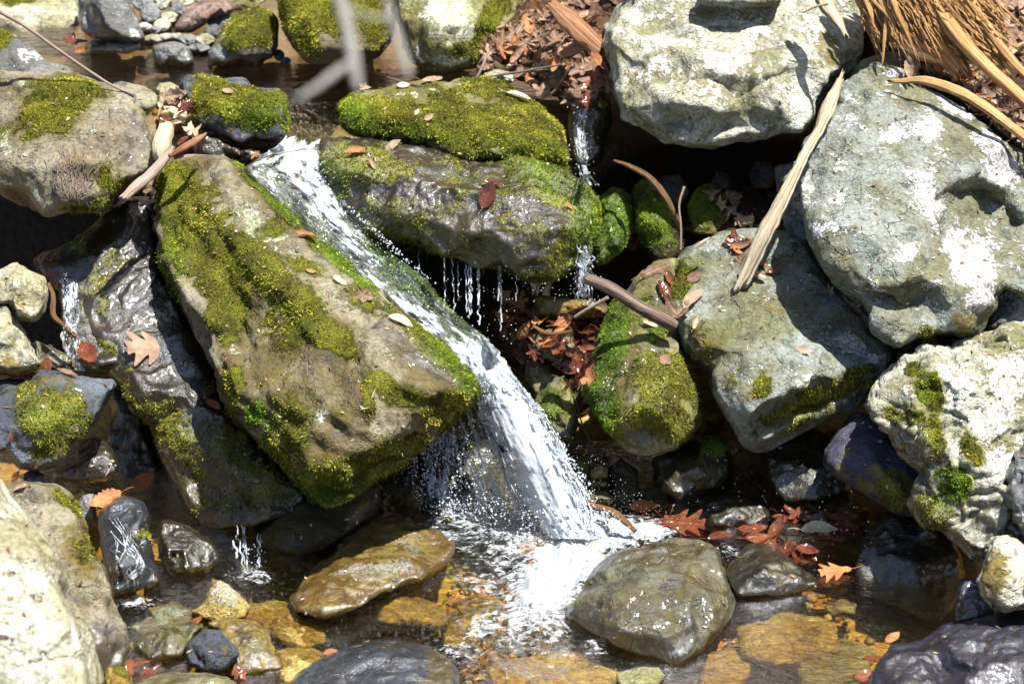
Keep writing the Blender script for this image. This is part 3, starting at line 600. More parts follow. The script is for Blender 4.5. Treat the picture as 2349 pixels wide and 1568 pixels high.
for i, (u, v, a, b, st, lb) in enumerate(PB):
    rock('PB%d' % i, 'stone', lb, blob(u, v, a * 1.3, b * 1.4, 900 + i), 6.02 - 0.0012 * (v - 60) * 3 if v < 85 else Dz(v + b * .4, ZUP), gv=0.06, H=0.035, thick=0.04, style=st, smooth=2, inset=6, facet=1.2, lich0=.38 if st == 'white' else .15, group="stones of the pebble bank on the far side of the upper pool")
# top middle, right
rock('T1', 'boulder', "massive pale boulder at the top with a broken ledge, overhanging a black hollow",
 "1446,-50 1440,0 1415,22 1382,59 1378,102 1397,165 1404,219 1422,263 1459,280 1500,305 1546,331 1583,339 1656,334 1729,313 1790,308 1839,304 1864,263 1875,234 1915,183 1950,168 1972,110 1975,40 1967,-50",
 5.30, gv=0.06, thick=0.34, inset=12, vox=0.0045, ctrl=[(1480,-20,.03),(1600,-20,.05),(1800,-20,.04),(1930,-20,.03),(1440,60,.06),(1430,130,.07),(1520,60,.07),(1560,125,.13),(1600,150,.155),(1680,165,.165),(1732,172,.16),(1800,160,.145),(1845,160,.10),(1585,182,.125),(1660,195,.118),(1712,215,.112),(1760,185,.13),(1480,200,.10),(1550,235,.155),(1640,250,.165),(1705,245,.105),(1790,225,.165),(1850,235,.10),(1880,110,.10),(1930,80,.06),(1700,80,.10),(1560,285,.06),(1660,290,.05),(1780,285,.08),(1440,240,.05)],
 style='white', lich0=.44, lich=[(1640,140,60,30,20,.75),(1740,70,60,26,20,.7),(1560,60,100,40,10,.5),(1590,258,40,14,0,.8),(1830,240,46,26,40,.75),(1810,200,60,26,10,.6),(1480,60,60,50,0,.45),(1720,100,60,26,10,.5)], stain=[(1560,110,70,40,0,.45),(1900,120,50,90,0,.55),(1450,160,40,70,0,.5),(1600,220,60,30,0,.4)], amp=.9, facet=1.3, strata=(0.4,0.1,1,12,0.02))
rock('T1s', 'rock', "thin dark slab resting on top of the massive pale boulder", "1600,-30 1600,5 1630,12 1680,18 1740,16 1790,6 1800,-30", 5.25, gv=0.1, H=0.05, thick=0.05, style='green')
rock('T2', 'boulder', "great green-grey boulder on the right with lilac lichen blotches and a scooped hollow",
 "1934,187 1959,165 1985,143 2047,126 2076,139 2100,170 2131,190 2168,205 2241,252 2314,304 2352,329 2450,380 2480,520 2430,640 2350,670 2300,650 2278,677 2281,697 2259,732 2234,772 2168,778 2117,783 2073,809 2047,794 2003,768 1985,721 1959,684 1912,640 1882,604 1861,560 1850,516 1846,490 1822,470 1822,425 1842,384 1839,329 1853,315 1886,278 1919,249 1923,205",
 5.0, gv=0.07, gu=0.012, thick=0.30, inset=12, vox=0.0046,
 ctrl=[(1990,190,.06),(2060,190,.06),(1950,240,.06),(2040,270,.11),(2130,250,.08),(2220,320,.08),(2320,400,.05),(2400,450,.04),(1930,320,.13),(1900,400,.11),(1865,420,.06),(1890,480,.13),(1985,380,.15),(2080,350,.14),(2140,330,.13),(2170,415,.15),(2240,392,.135),(2300,415,.12),(2348,470,.10),(2190,440,.06),(2250,432,.03),(2305,462,.02),(2335,520,.02),(2265,510,.015),(2205,520,.05),(2300,570,.03),(2240,580,.06),(2155,480,.155),(2165,540,.15),(2130,450,.16),(2050,480,.17),(1960,480,.165),(1900,560,.13),(2000,570,.18),(2100,580,.185),(2180,600,.15),(2240,660,.14),(2260,700,.12),(1960,620,.14),(2050,650,.17),(2040,685,.08),(2090,705,.065),(2135,690,.10),(2165,660,.17),(2200,720,.13),(2100,750,.10),(2030,740,.10),(2120,640,.17)],
 style='green', lich0=.33, lich=[(2050,300,60,36,-20,.62),(1990,290,40,24,20,.55),(2130,290,50,50,20,.62),(2130,400,60,90,0,.6),(1920,360,50,30,0,.5),(2130,470,50,60,20,.6),(2080,580,50,30,-20,.66),(1990,470,60,50,0,.45),(2230,600,66,60,40,.95),(2190,560,40,50,0,.8),(2190,240,60,16,35,.85),(2270,330,60,34,35,.7),(2300,390,60,40,35,.8),(2250,690,40,40,0,.8),(2050,165,50,10,-10,.6),(2165,750,14,20,0,.7),(2140,650,40,14,0,.7)], moss=[(2127,768,16,16,0,.9),(2000,520,1,1)], stain=[(2050,520,60,60,0,.2),(2210,740,40,40,0,.6)], amp=1.1, facet=1.15)
rock('T2b', 'rock', "olive rock in shade behind the great green-grey boulder, at the right edge", "2130,500 2200,450 2360,440 2470,520 2470,680 2360,700 2290,690 2230,620", 5.12, gv=0.04, H=0.08, thick=0.15, style='olive', stain=[(2280,570,70,60,0,.45)], lich=[(2230,600,10,20,0,.4)])
rock('T3', 'rock', "pinkish lichen-blotched rock at the right edge between two bigger boulders", "2283,670 2300,655 2349,652 2420,670 2440,740 2380,790 2300,770 2262,758 2270,720", 4.95, gv=0.05, H=0.07, thick=0.12, style='grey', lich=[(2320,690,40,30,0,.6)], stain=[(2330,700,20,20,0,.5)])
rock('C1', 'boulder', "smooth grey-green boulder in the middle right, with a dry brown leaf near its centre",
 "1546,600 1575,565 1601,547 1656,531 1729,529 1809,534 1846,556 1864,589 1893,640 1948,681 1985,735 2036,783 2052,812 2043,840 2025,864 2000,892 1960,935 1886,962 1824,995 1765,1026 1736,1030 1707,1017 1690,980 1640,905 1619,845 1586,827 1564,772 1546,735 1539,662",
 4.98, gv=0.062, thick=0.22, inset=11, vox=0.0044, ctrl=[(1600,600,.05),(1680,570,.06),(1780,580,.07),(1840,630,.07),(1600,690,.10),(1700,660,.11),(1800,690,.12),(1900,730,.11),(1980,780,.10),(1620,790,.13),(1700,800,.16),(1790,800,.175),(1880,800,.16),(1960,825,.13),(2030,820,.08),(1640,850,.13),(1690,895,.14),(1729,943,.155),(1790,920,.17),(1850,880,.18),(1910,860,.16),(1990,845,.11),(1740,870,.175),(1740,975,.08),(1800,960,.05),(1880,920,.05),(1950,890,.05),(1740,1005,.03)],
 style='green', wetbelow=None, lich0=.26, moss=[(1860,930,120,36,-25,.75),(1640,800,60,60,20,.42),(1752,885,20,26,0,.95),(1690,880,30,14,40,.4),(1830,700,1,1),(1970,850,40,12,-10,.6),(1575,640,30,60,20,.5),(1640,700,1,1)], stain=[(1640,800,90,80,20,.55),(1780,700,70,40,10,.45),(1880,920,130,50,-25,.6),(1720,900,70,40,20,.45)],
 lich=[(1640,560,70,30,0,.5),(1850,650,60,30,30,.4),(1960,790,50,24,30,.7),(2010,820,30,20,0,.8),(1900,740,30,30,0,.45),(1850,880,40,26,0,.5)], wet=[(1680,830,90,70,30,.5),(1850,960,130,40,-25,.6),(1580,700,30,70,0,.3),(1680,860,60,40,40,.35)], facet=.8, amp=.9)
rock('C2', 'boulder', "green mossy boulder under the fallen stick, centre right", "1404,699 1393,735 1364,801 1345,845 1338,900 1355,930 1367,948 1404,992 1433,1028 1477,1039 1548,1028 1608,966 1600,920 1592,880 1570,820 1562,770 1552,690 1556,640 1548,592 1500,605 1470,632 1432,680",
 4.98, gv=0.055, thick=0.18, inset=10, ctrl=[(1500,640,.06),(1450,720,.07),(1500,730,.085),(1530,790,.08),(1420,800,.08),(1470,830,.12),(1530,870,.14),(1400,900,.08),(1450,930,.13),(1520,950,.14),(1580,930,.08),(1430,990,.05),(1510,1000,.06)],
 style='olive', wet0=.42, moss=[(1395,800,40,110,22,1),(1500,740,30,60,-20,.85),(1530,880,70,70,0,.95),(1400,950,45,70,-20,.85),(1480,960,90,40,0,.8),(1550,960,50,50,0,.7)], stain=[(1430,850,40,90,15,.7)], lush=[(1395,800,50,130,22,1),(1500,740,40,60,0,.9),(1380,930,40,80,0,1)])
rock('C3', 'rock', "dark olive block under the mossy boulder, moss tuft on its upper right corner", "1497,1052 1540,1035 1600,1005 1640,1000 1672,1030 1682,1080 1650,1120 1560,1152 1510,1122", 5.0, gv=0.05, H=0.1, thick=0.12, style='dark', wet0=.6, moss=[(1640,1020,34,24,0,1)], stain=[(1600,1080,80,50,0,.6)], lush=[(1640,1020,40,30,0,1)])
rock('C4', 'rock', "black wet block under the smooth grey-green boulder, shining along its upper edge", "1745,1040 1800,1010 1870,985 1910,1005 1960,1070 1950,1130 1880,1162 1800,1155 1762,1115", 5.0, gv=0.05, H=0.1, thick=0.12, style='dark', wet0=.8, facet=.6)
rock('R2', 'boulder', "blue-violet slab with yellow moss edge, wedged under the white boulder on the right", "1967,944 1945,962 1918,995 1897,1028 1890,1060 1912,1086 1985,1130 2032,1166 2070,1180 2150,1175 2180,1120 2130,1050 2060,1000 2010,960", 4.82, gv=0.06, thick=0.14, inset=9, ctrl=[(1960,985,.07),(1940,1040,.09),(2000,1060,.11),(2060,1110,.11),(2100,1140,.08),(2080,1050,.08)], style='purple', wet0=.35, moss=[(2060,1140,90,24,30,.55),(1960,1095,60,16,30,.5)], stain=[(2060,1110,90,34,25,.75),(1930,1060,30,40,0,.6),(1980,1110,70,20,30,.7)], facet=.5)
rock('R1', 'boulder', "big wrinkled white boulder at the right edge with tufts of yellow-green moss",
 "2040,848 2069,816 2087,798 2131,787 2223,779 2259,765 2314,743 2352,739 2460,740 2500,900 2460,1150 2380,1190 2349,1243 2320,1225 2290,1240 2270,1282 2234,1282 2197,1252 2168,1220 2120,1205 2085,1150 2117,1087 2076,1046 2040,1002 2003,970 1980,935 2000,896 2021,867",
 4.68, gv=0.055, thick=0.26, inset=11, vox=0.0044, ctrl=[(2100,830,.06),(2180,810,.06),(2300,790,.05),(2060,870,.08),(2040,930,.09),(2090,900,.12),(2150,900,.12),(2160,860,.15),(2200,880,.155),(2230,950,.15),(2190,990,.12),(2300,900,.13),(2380,900,.1),(2060,980,.10),(2100,1000,.12),(2150,1050,.12),(2230,1060,.15),(2310,1020,.13),(2180,1120,.10),(2240,1130,.10),(2300,1120,.12),(2350,1100,.1),(2180,1190,.06),(2250,1210,.06),(2130,1150,.07)],
 style='white', lich0=.36, lich=[(2190,880,60,60,40,1),(2310,860,100,90,0,.7),(2260,960,70,60,0,.8),(2300,1060,40,50,0,.9),(2090,900,50,40,0,.55),(2240,1000,50,50,0,.6),(2080,850,30,30,0,.5)],
 moss=[(2130,895,26,44,-20,1),(2070,955,40,18,20,.7),(2100,960,30,20,20,.9),(2142,1000,20,50,-10,.9),(2190,1110,34,42,0,1),(2230,1030,20,36,-20,.85),(2095,850,16,20,0,.7),(2150,1170,50,40,0,.75)], lush=[(2190,1110,45,50,0,.9),(2130,895,30,50,0,.4)],
 wet=[(2080,1010,60,60,30,.8),(2300,1180,70,60,0,.9),(2140,1080,70,90,20,.55),(2220,1220,110,70,0,.95),(2120,1160,60,60,0,.8)], wrinkle=1.0, amp=1.2, facet=1.2, stain=[(2130,1180,50,40,0,.5),(2250,990,14,40,0,.4)])
rock('R3', 'rock', "dark grey wrinkled rock at the right edge beside the white boulder", "2322,1035 2349,1005 2440,1000 2450,1250 2380,1262 2345,1235 2312,1170 2306,1070", 4.5, gv=0.05, H=0.08, thick=0.12, style='grey', wet0=.5, wrinkle=1)
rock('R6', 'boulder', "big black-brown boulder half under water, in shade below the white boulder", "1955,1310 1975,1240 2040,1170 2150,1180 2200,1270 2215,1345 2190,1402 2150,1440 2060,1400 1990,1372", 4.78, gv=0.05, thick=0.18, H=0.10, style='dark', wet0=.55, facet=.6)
rock('R7', 'rock', "small violet wet rock between the black-brown boulder and the yellow one", "2195,1360 2205,1330 2240,1325 2290,1390 2300,1420 2240,1430 2195,1424", 4.5, gv=0.05, H=0.05, thick=0.08, style='purple', wet0=.7)
rock('R4', 'rock', "knobbly yellow-green rock at the right edge, above the violet boulder", "2278,1236 2295,1228 2318,1230 2349,1246 2420,1290 2420,1385 2349,1392 2307,1401 2280,1394 2250,1362 2243,1330 2262,1275", 4.38, gv=0.05, H=0.09, thick=0.12, style='pale', stain=[(2280,1320,50,80,0,.7),(2320,1240,40,20,0,.5)], lich=[(2330,1310,26,40,-20,.6)], wet=[(2280,1370,50,50,0,.5)], facet=1.5, amp=1.5)
rock('R5', 'boulder', "violet-black wet boulder in the bottom right corner, wrinkled along its left side",
 "2164,1428 2190,1420 2234,1415 2314,1402 2360,1397 2480,1400 2500,1560 2480,1680 2200,1700 2010,1660 1985,1570 2012,1520 2047,1481 2080,1480 2110,1470 2135,1445", 4.28, gv=0.09, thick=0.2, inset=9, ctrl=[(2200,1450,.07),(2300,1440,.08),(2400,1470,.08),(2180,1500,.10),(2260,1520,.13),(2350,1520,.12),(2140,1480,.04),(2060,1510,.07),(2110,1530,.09),(2060,1570,.10),(2150,1580,.08),(2200,1600,.1),(2165,1530,.05)], style='purple', wet0=.75, amp=.5, wrinkle=.9, facet=.6, stain=[(2090,1560,40,50,0,.4)])
# pool rocks
rock('P1', 'boulder', "broad flat-topped wet boulder in the pool, at the foot of the waterfall",
 "1298,1411 1309,1382 1338,1346 1367,1305 1397,1276 1441,1258 1495,1247 1548,1236 1601,1240 1648,1258 1655,1290 1668,1330 1683,1382 1674,1415 1637,1463 1601,1499 1568,1521 1546,1530 1499,1509 1441,1500 1367,1470 1325,1445",
 4.60, gv=0.075, thick=0.16, inset=10, vox=0.004, ctrl=[(1400,1310,.07),(1480,1290,.09),(1570,1280,.08),(1620,1310,.08),(1360,1370,.08),(1370,1340,.06),(1420,1370,.12),(1500,1360,.135),(1590,1370,.13),(1640,1400,.09),(1345,1420,.08),(1420,1440,.12),(1500,1460,.12),(1560,1490,.09),(1590,1460,.09)],
 style='pool', wet0=.5, wet=[(1480,1270,150,40,0,.7),(1340,1420,50,70,0,.7),(1560,1500,60,30,-30,.6),(1660,1400,30,80,20,.7)], stain=[(1500,1270,150,34,0,.7),(1655,1410,30,90,15,.85),(1600,1320,50,60,0,.6),(1340,1400,30,60,0,.3)], lich=[(1520,1410,110,70,0,.42),(1560,1500,40,20,-30,.5)], facet=.3, amp=.35, lich0=.05)
rock('P2', 'rock', "dark wet peaked rock in the pool, right of the flat-topped boulder", "1662,1325 1680,1285 1710,1252 1740,1245 1790,1258 1840,1300 1880,1335 1860,1352 1800,1372 1690,1375", 4.72, gv=0.08, thick=0.1, ctrl=[(1720,1280,.05),(1750,1310,.10),(1810,1320,.08),(1720,1330,.08)], style='dark', wet0=.7, stain=[(1800,1320,60,40,20,.6)], lich=[(1745,1300,12,26,-30,.5)])
rock('P3', 'rock', "low dark wet rock among the drowned leaves, behind the flat-topped boulder", "1619,1148 1655,1136 1692,1130 1747,1148 1769,1185 1725,1214 1619,1209", 4.93, gv=0.08, H=0.07, thick=0.08, style='dark', wet0=.8)
rock('P4', 'boulder', "blue-black wet rounded rock at the bottom edge of the photo", "655,1580 690,1545 730,1520 790,1490 850,1474 920,1468 975,1476 1020,1500 1050,1540 1075,1600 1050,1680 700,1690", 4.36, gv=0.1, thick=0.14, H=0.09, style='blue', wet0=.75, stain=[(1010,1530,50,60,40,.75),(880,1490,60,20,0,.4)], facet=.7)
rock('P5', 'boulder', "golden-brown wet boulder in the pool with white highlights painted on its facets", "668,1370 692,1325 745,1282 795,1232 855,1196 935,1188 1005,1218 1045,1255 1012,1300 965,1335 885,1362 815,1402 740,1415 685,1402",
 4.70, gv=0.145, thick=0.12, inset=9, ctrl=[(860,1230,.045),(940,1240,.045),(790,1280,.06),(860,1280,.08),(930,1285,.07),(840,1330,.06),(760,1330,.07),(740,1370,.05),(810,1355,.05),(700,1360,.04),(990,1255,.03)], style='amber', wet0=.75, lich=[(860,1315,90,24,-8,.78),(950,1262,30,20,0,.6),(930,1300,36,24,0,.65)], facet=1.6)  # white patches paint the wet highlights into the colour
rock('P5b', 'stone', "pale flat wet stone just right of the golden-brown boulder", "962,1280 975,1262 1000,1258 1019,1272 1010,1290 980,1300", Dz(1280, 0.012), gv=0.14, H=0.015, thick=0.04, style='pale', wet0=.6, inset=5)
rock('P6', 'rock', "yellow block lying just under the water below the golden boulder", "868,1428 872,1372 928,1362 985,1378 1024,1400 1028,1432 1000,1443 930,1436", Dz(1405, -0.02), gv=0.12, H=0.03, thick=0.07, style='amber', wet0=.3, facet=.5)
rock('P6b', 'rock', "drowned amber rock near the bottom centre, foam drifting over it", "1010,1440 1060,1400 1100,1420 1100,1470 1060,1500 1020,1490", Dz(1450, -0.05), gv=0.12, H=0.03, thick=0.05, style='amber')
rock('P6c', 'rock', "rust-orange drowned rock left of the foam", "1040,1385 1090,1360 1140,1372 1150,1410 1110,1430 1060,1420", Dz(1400, -0.05), gv=0.12, H=0.03, thick=0.05, style='amber')
rock('P7', 'stone', "small pointed stone with a bright white tip, poking out of the pool", "501,1331 525,1342 549,1364 574,1392 560,1418 519,1432 470,1420 440,1405 465,1385 480,1352", Dz(1395, 0.0), gv=0.07, thick=0.07, inset=7, ctrl=[(503,1345,.03),(515,1375,.055),(490,1395,.045),(540,1395,.04)], style='amber', lich=[(515,1358,36,32,0,1)], facet=.5)
rock('P8a', 'rock', "green-grey angular stone in front of the yellow one, bottom left of the pool", "426,1503 430,1480 439,1468 472,1443 505,1448 535,1478 548,1500 520,1530 505,1538 475,1540 439,1523", 4.40, gv=0.06, thick=0.08, inset=6, ctrl=[(475,1460,.05),(510,1480,.07),(470,1500,.06),(500,1515,.06),(450,1505,.035)], style='blue', wet0=.25, stain=[(520,1500,30,40,0,.3)], lich0=.14, facet=1)
rock('P8b', 'rock', "yellow-green wet boulder with white shining end, bottom left of the pool", "472,1430 500,1418 530,1414 585,1426 614,1452 640,1500 650,1535 600,1545 540,1548 500,1520 500,1450", 4.50, gv=0.09, thick=0.1, inset=8, ctrl=[(530,1435,.04),(580,1455,.05),(570,1490,.07),(620,1500,.05),(590,1520,.05)], style='amber', wet0=.6, lich=[(585,1500,34,34,0,.75),(530,1425,40,12,0,.4)], stain=[(540,1450,70,30,10,.6)])
rock('P8c', 'rock', "wet olive stone left of the green-grey one, half out of the water", "304,1479 330,1452 358,1437 400,1428 440,1426 468,1432 462,1450 439,1478 420,1507 380,1515 347,1520 320,1500", 4.50, gv=0.09, H=0.05, thick=0.08, style='olive', wet0=.55, stain=[(390,1450,80,30,0,.5)], lich=[(370,1500,30,14,-20,.4)])
rock('P9a', 'rock', "wet brown-green stone cut by the bottom edge, left of centre", "300,1575 345,1552 400,1543 450,1540 500,1546 540,1566 545,1640 300,1640", 4.22, gv=0.1, H=0.05, thick=0.08, style='olive', wet0=.5, stain=[(420,1560,100,20,0,.4)])
rock('P9b', 'stone', "small yellow mossy stone beside the blurred boulder, bottom left", "245,1530 262,1526 285,1530 300,1550 310,1600 250,1610 238,1560", 4.1, gv=0.06, H=0.04, thick=0.06, style='amber', moss=[(280,1545,30,16,30,.6)])
for i, (pl, zz, st, lb) in enumerate([("560,1385 640,1375 730,1405 750,1470 700,1500 640,1470 580,1435", -0.02, 'amber', 'drowned orange-brown slab right of the pointed stone'), ("635,1495 700,1470 745,1500 750,1560 690,1590 640,1560", -0.015, 'amber', 'drowned yellow slab behind the bottom edge rock'), ("340,1395 400,1380 440,1398 430,1428 355,1435", -0.012, 'green', 'drowned pale green stone near the mossy left boulders'), ("280,1440 350,1412 450,1405 440,1440 330,1458", -0.015, 'green', 'drowned greenish slab in front of the blue wet rock'), ("430,1398 560,1390 610,1425 560,1455 440,1445", -0.015, 'amber', 'drowned amber slab around the pointed stone'),
      ("1100,1520 1260,1500 1400,1490 1440,1540 1380,1590 1140,1590", -0.04, 'amber', 'drowned brown rock left of the flat-topped boulder'), ("1690,1440 1800,1400 1920,1425 1930,1500 1780,1530 1700,1500", -0.03, 'amber', 'drowned brown slab right of the flat-topped boulder'), ("1890,1390 1930,1372 1965,1385 1960,1410 1910,1415", -0.02, 'olive', 'drowned yellowish stone in front of the black-brown boulder'), ("1820,1500 1930,1460 2010,1490 1990,1570 1840,1590", -0.03, 'olive', 'drowned olive slab left of the violet boulder'), ("1620,1500 1690,1480 1730,1530 1690,1590 1600,1580", -0.05, 'amber', 'drowned amber rock below the flat-topped boulder'), ("1415,1545 1460,1528 1510,1530 1525,1550 1500,1585 1420,1580", 0.015, 'olive', 'wet mossy-brown stone at the bottom edge below the flat-topped boulder')]):
    pts = [tuple(float(a) for a in s.split(',')) for s in pl.split()]; cv = sum(p[1] for p in pts) / len(pts)
    rock('PD%d' % i, 'rock', lb, pts, Dz(cv, zz), gv=0.13, H=0.03, thick=0.05, style=st, facet=.7, amp=.7)
# left side
rock('L4', 'rock', "blue-green wet rock with water streaming down it, left side of the pool", "229,1188 241,1155 262,1142 285,1136 329,1152 344,1185 342,1225 347,1269 366,1316 364,1337 322,1351 263,1366 248,1330 241,1305 232,1245", 4.69, gv=0.06, thick=0.1, inset=8, ctrl=[(290,1160,.05),(260,1200,.07),(320,1200,.07),(300,1250,.09),(275,1300,.10),(330,1300,.08),(300,1340,.06)], style='blue', wet0=.75, moss=[(325,1225,24,16,0,.5)], lich0=.1)
rock('L5', 'rock', "black wet rock with a pale shining edge, under the long slab", "362,1224 369,1195 395,1192 421,1199 475,1230 501,1262 503,1285 475,1310 432,1318 395,1315 375,1290 366,1265", 4.76, gv=0.06, H=0.07, thick=0.1, style='dark', wet0=.85, lich=[(385,1240,14,40,-30,.55),(425,1290,34,14,30,.5)])
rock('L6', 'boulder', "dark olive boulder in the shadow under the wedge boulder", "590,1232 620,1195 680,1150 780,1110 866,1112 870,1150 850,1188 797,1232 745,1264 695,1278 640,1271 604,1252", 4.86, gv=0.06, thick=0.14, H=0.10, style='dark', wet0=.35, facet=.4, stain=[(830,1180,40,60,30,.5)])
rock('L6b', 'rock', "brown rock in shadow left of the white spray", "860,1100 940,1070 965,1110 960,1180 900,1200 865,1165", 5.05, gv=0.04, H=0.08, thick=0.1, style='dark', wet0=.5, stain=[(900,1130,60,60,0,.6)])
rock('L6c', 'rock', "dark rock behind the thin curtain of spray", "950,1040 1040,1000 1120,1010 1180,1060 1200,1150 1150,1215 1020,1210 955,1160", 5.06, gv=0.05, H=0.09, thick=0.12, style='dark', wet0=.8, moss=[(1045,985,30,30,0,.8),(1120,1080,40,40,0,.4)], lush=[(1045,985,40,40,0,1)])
rock('L7', 'boulder', "mossy boulder at the left edge, below the small tumble of water", "-100,870 0,868 40,870 66,862 91,852 154,856 241,867 271,880 256,904 234,948 205,977 165,1021 139,1061 91,1078 44,1074 11,1040 -100,1040", 4.74, gv=0.05, thick=0.14, inset=9, ctrl=[(60,885,.05),(160,880,.06),(230,890,.05),(30,920,.07),(90,910,.10),(180,925,.10),(100,980,.11),(160,970,.08),(60,1030,.06),(0,980,.08),(110,1040,.05)], style='blue', wet0=.45, moss=[(115,950,85,60,10,.95),(110,1020,60,34,-10,.7),(40,940,40,30,0,.5)], lush=[(110,960,80,50,0,.35)], stain=[(120,870,80,14,0,.6)])
rock('L8', 'rock', "black glistening rock in the gap under the mossy left boulder", "124,1085 150,1050 185,1015 212,1004 240,1012 263,1038 272,1082 241,1099 165,1106 130,1100", 4.88, gv=0.07, H=0.07, thick=0.1, style='dark', wet0=.95, amp=1.4, facet=.4)
rock('L3b', 'rock', "added dark rock that blackens the shaded gap between the mossy left boulder and the long wet slab", "238,862 300,895 345,980 372,1090 350,1150 280,1140 235,1060 255,950", 5.12, gv=0.05, H=0.05, thick=0.1, style='dark', wet0=.6, amp=1.2)  # near-black filler, added to carry the shade of this gap
rock('L9', 'stone', "pale yellow-white stone at the left edge, upper of two", "-60,625 0,620 37,602 73,620 102,637 110,670 102,714 80,736 37,732 22,700 -60,700", 4.82, gv=0.05, H=0.08, thick=0.1, style='pale', lich=[(50,650,50,30,0,.45)], stain=[(60,700,60,40,0,.4)], facet=1.2)
rock('L10', 'stone', "pale green stone at the left edge, lower of two", "-60,690 0,688 22,698 44,739 62,779 88,831 59,850 22,857 -60,860", 4.78, gv=0.05, H=0.08, thick=0.1, style='pale', stain=[(30,820,60,40,0,.5)], lich=[(20,730,30,30,0,.4)], facet=1)
rock('L11', 'stone', "small stone wedged behind the pale green stone", "60,790 85,782 120,795 158,815 160,838 110,850 75,840", 4.92, gv=0.05, H=0.04, thick=0.06, style='olive', wet0=.6)
rock('L12', 'stone', "round pale pebble at the water's edge below the mossy left boulder", "55,1085 80,1074 100,1090 102,1112 70,1118 50,1105", 4.72, gv=0.05, H=0.03, thick=0.04, style='blue', wet0=.5)
rock('L13', 'stone', "grey stone behind the blue-green wet rock", "176,1160 190,1135 215,1132 222,1165 215,1190 185,1190", 4.78, gv=0.05, H=0.04, thick=0.05, style='grey', wet0=.4)
rock('F2', 'boulder', "upright boulder with orange-brown moss film, just behind the blurred one at the left", "10,1120 45,1105 121,1108 161,1133 183,1170 205,1229 234,1294 256,1353 289,1433 296,1477 285,1525 240,1560 120,1560 20,1400", 4.36, gv=0.045, thick=0.16, inset=9, ctrl=[(100,1140,.05),(140,1180,.08),(120,1250,.12),(190,1280,.09),(200,1350,.12),(240,1400,.10),(230,1460,.11),(150,1400,.13),(260,1500,.05),(100,1450,.1)], style='brown', lich0=.14, wet=[(260,1500,60,60,0,.8)], moss=[(150,1150,44,14,35,.7),(200,1270,30,60,-25,.45)], stain=[(200,1260,70,110,-25,.65),(140,1170,60,40,30,.3)], amp=.8, lich=[(110,1190,60,40,0,.3)])
rock('F1', 'boulder', "blurred pale yellow boulder filling the bottom left corner, nearest to the camera", "-322,950 -82,1000 -22,1040 0,1078 33,1148 69,1199 113,1250 139,1309 176,1379 212,1466 230,1525 240,1600 268,1800 228,2100 -122,2200 -342,1800", 3.62, gv=0.03, thick=0.25, inset=16, ctrl=[(-100,1100,.08),(0,1150,.07),(60,1260,.08),(-20,1350,.13),(100,1400,.09),(150,1500,.09),(60,1550,.12),(180,1650,.08),(0,1750,.12),(-200,1500,.12),(100,1900,.1)], style='pale', lich0=.16, lich=[(30,1400,40,50,0,.8),(60,1500,50,80,0,.6),(20,1170,40,40,0,.6),(100,1330,40,30,0,.6)], vox=0.005, stain=[(80,1300,80,120,-40,.35)], amp=.7, facet=.5)
# under the boulders on the right, the hollow
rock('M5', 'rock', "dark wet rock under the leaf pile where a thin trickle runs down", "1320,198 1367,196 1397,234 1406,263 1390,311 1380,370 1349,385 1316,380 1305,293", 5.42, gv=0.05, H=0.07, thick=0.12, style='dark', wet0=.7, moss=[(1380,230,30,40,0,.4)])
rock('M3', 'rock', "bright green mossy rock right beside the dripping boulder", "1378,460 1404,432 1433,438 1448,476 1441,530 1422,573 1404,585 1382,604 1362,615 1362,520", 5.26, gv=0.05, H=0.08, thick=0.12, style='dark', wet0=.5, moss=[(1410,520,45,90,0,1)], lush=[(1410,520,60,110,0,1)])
rock('M4', 'rock', "green mossy rock standing in the dark hollow under the stick", "1455,440 1473,417 1514,430 1540,470 1560,520 1562,580 1540,604 1500,602 1470,545 1456,490", 5.28, gv=0.05, H=0.08, thick=0.12, style='dark', wet0=.4, moss=[(1500,500,60,80,-20,.95)], lush=[(1500,500,80,110,0,.8)], lich=[(1530,570,22,22,0,.7)])
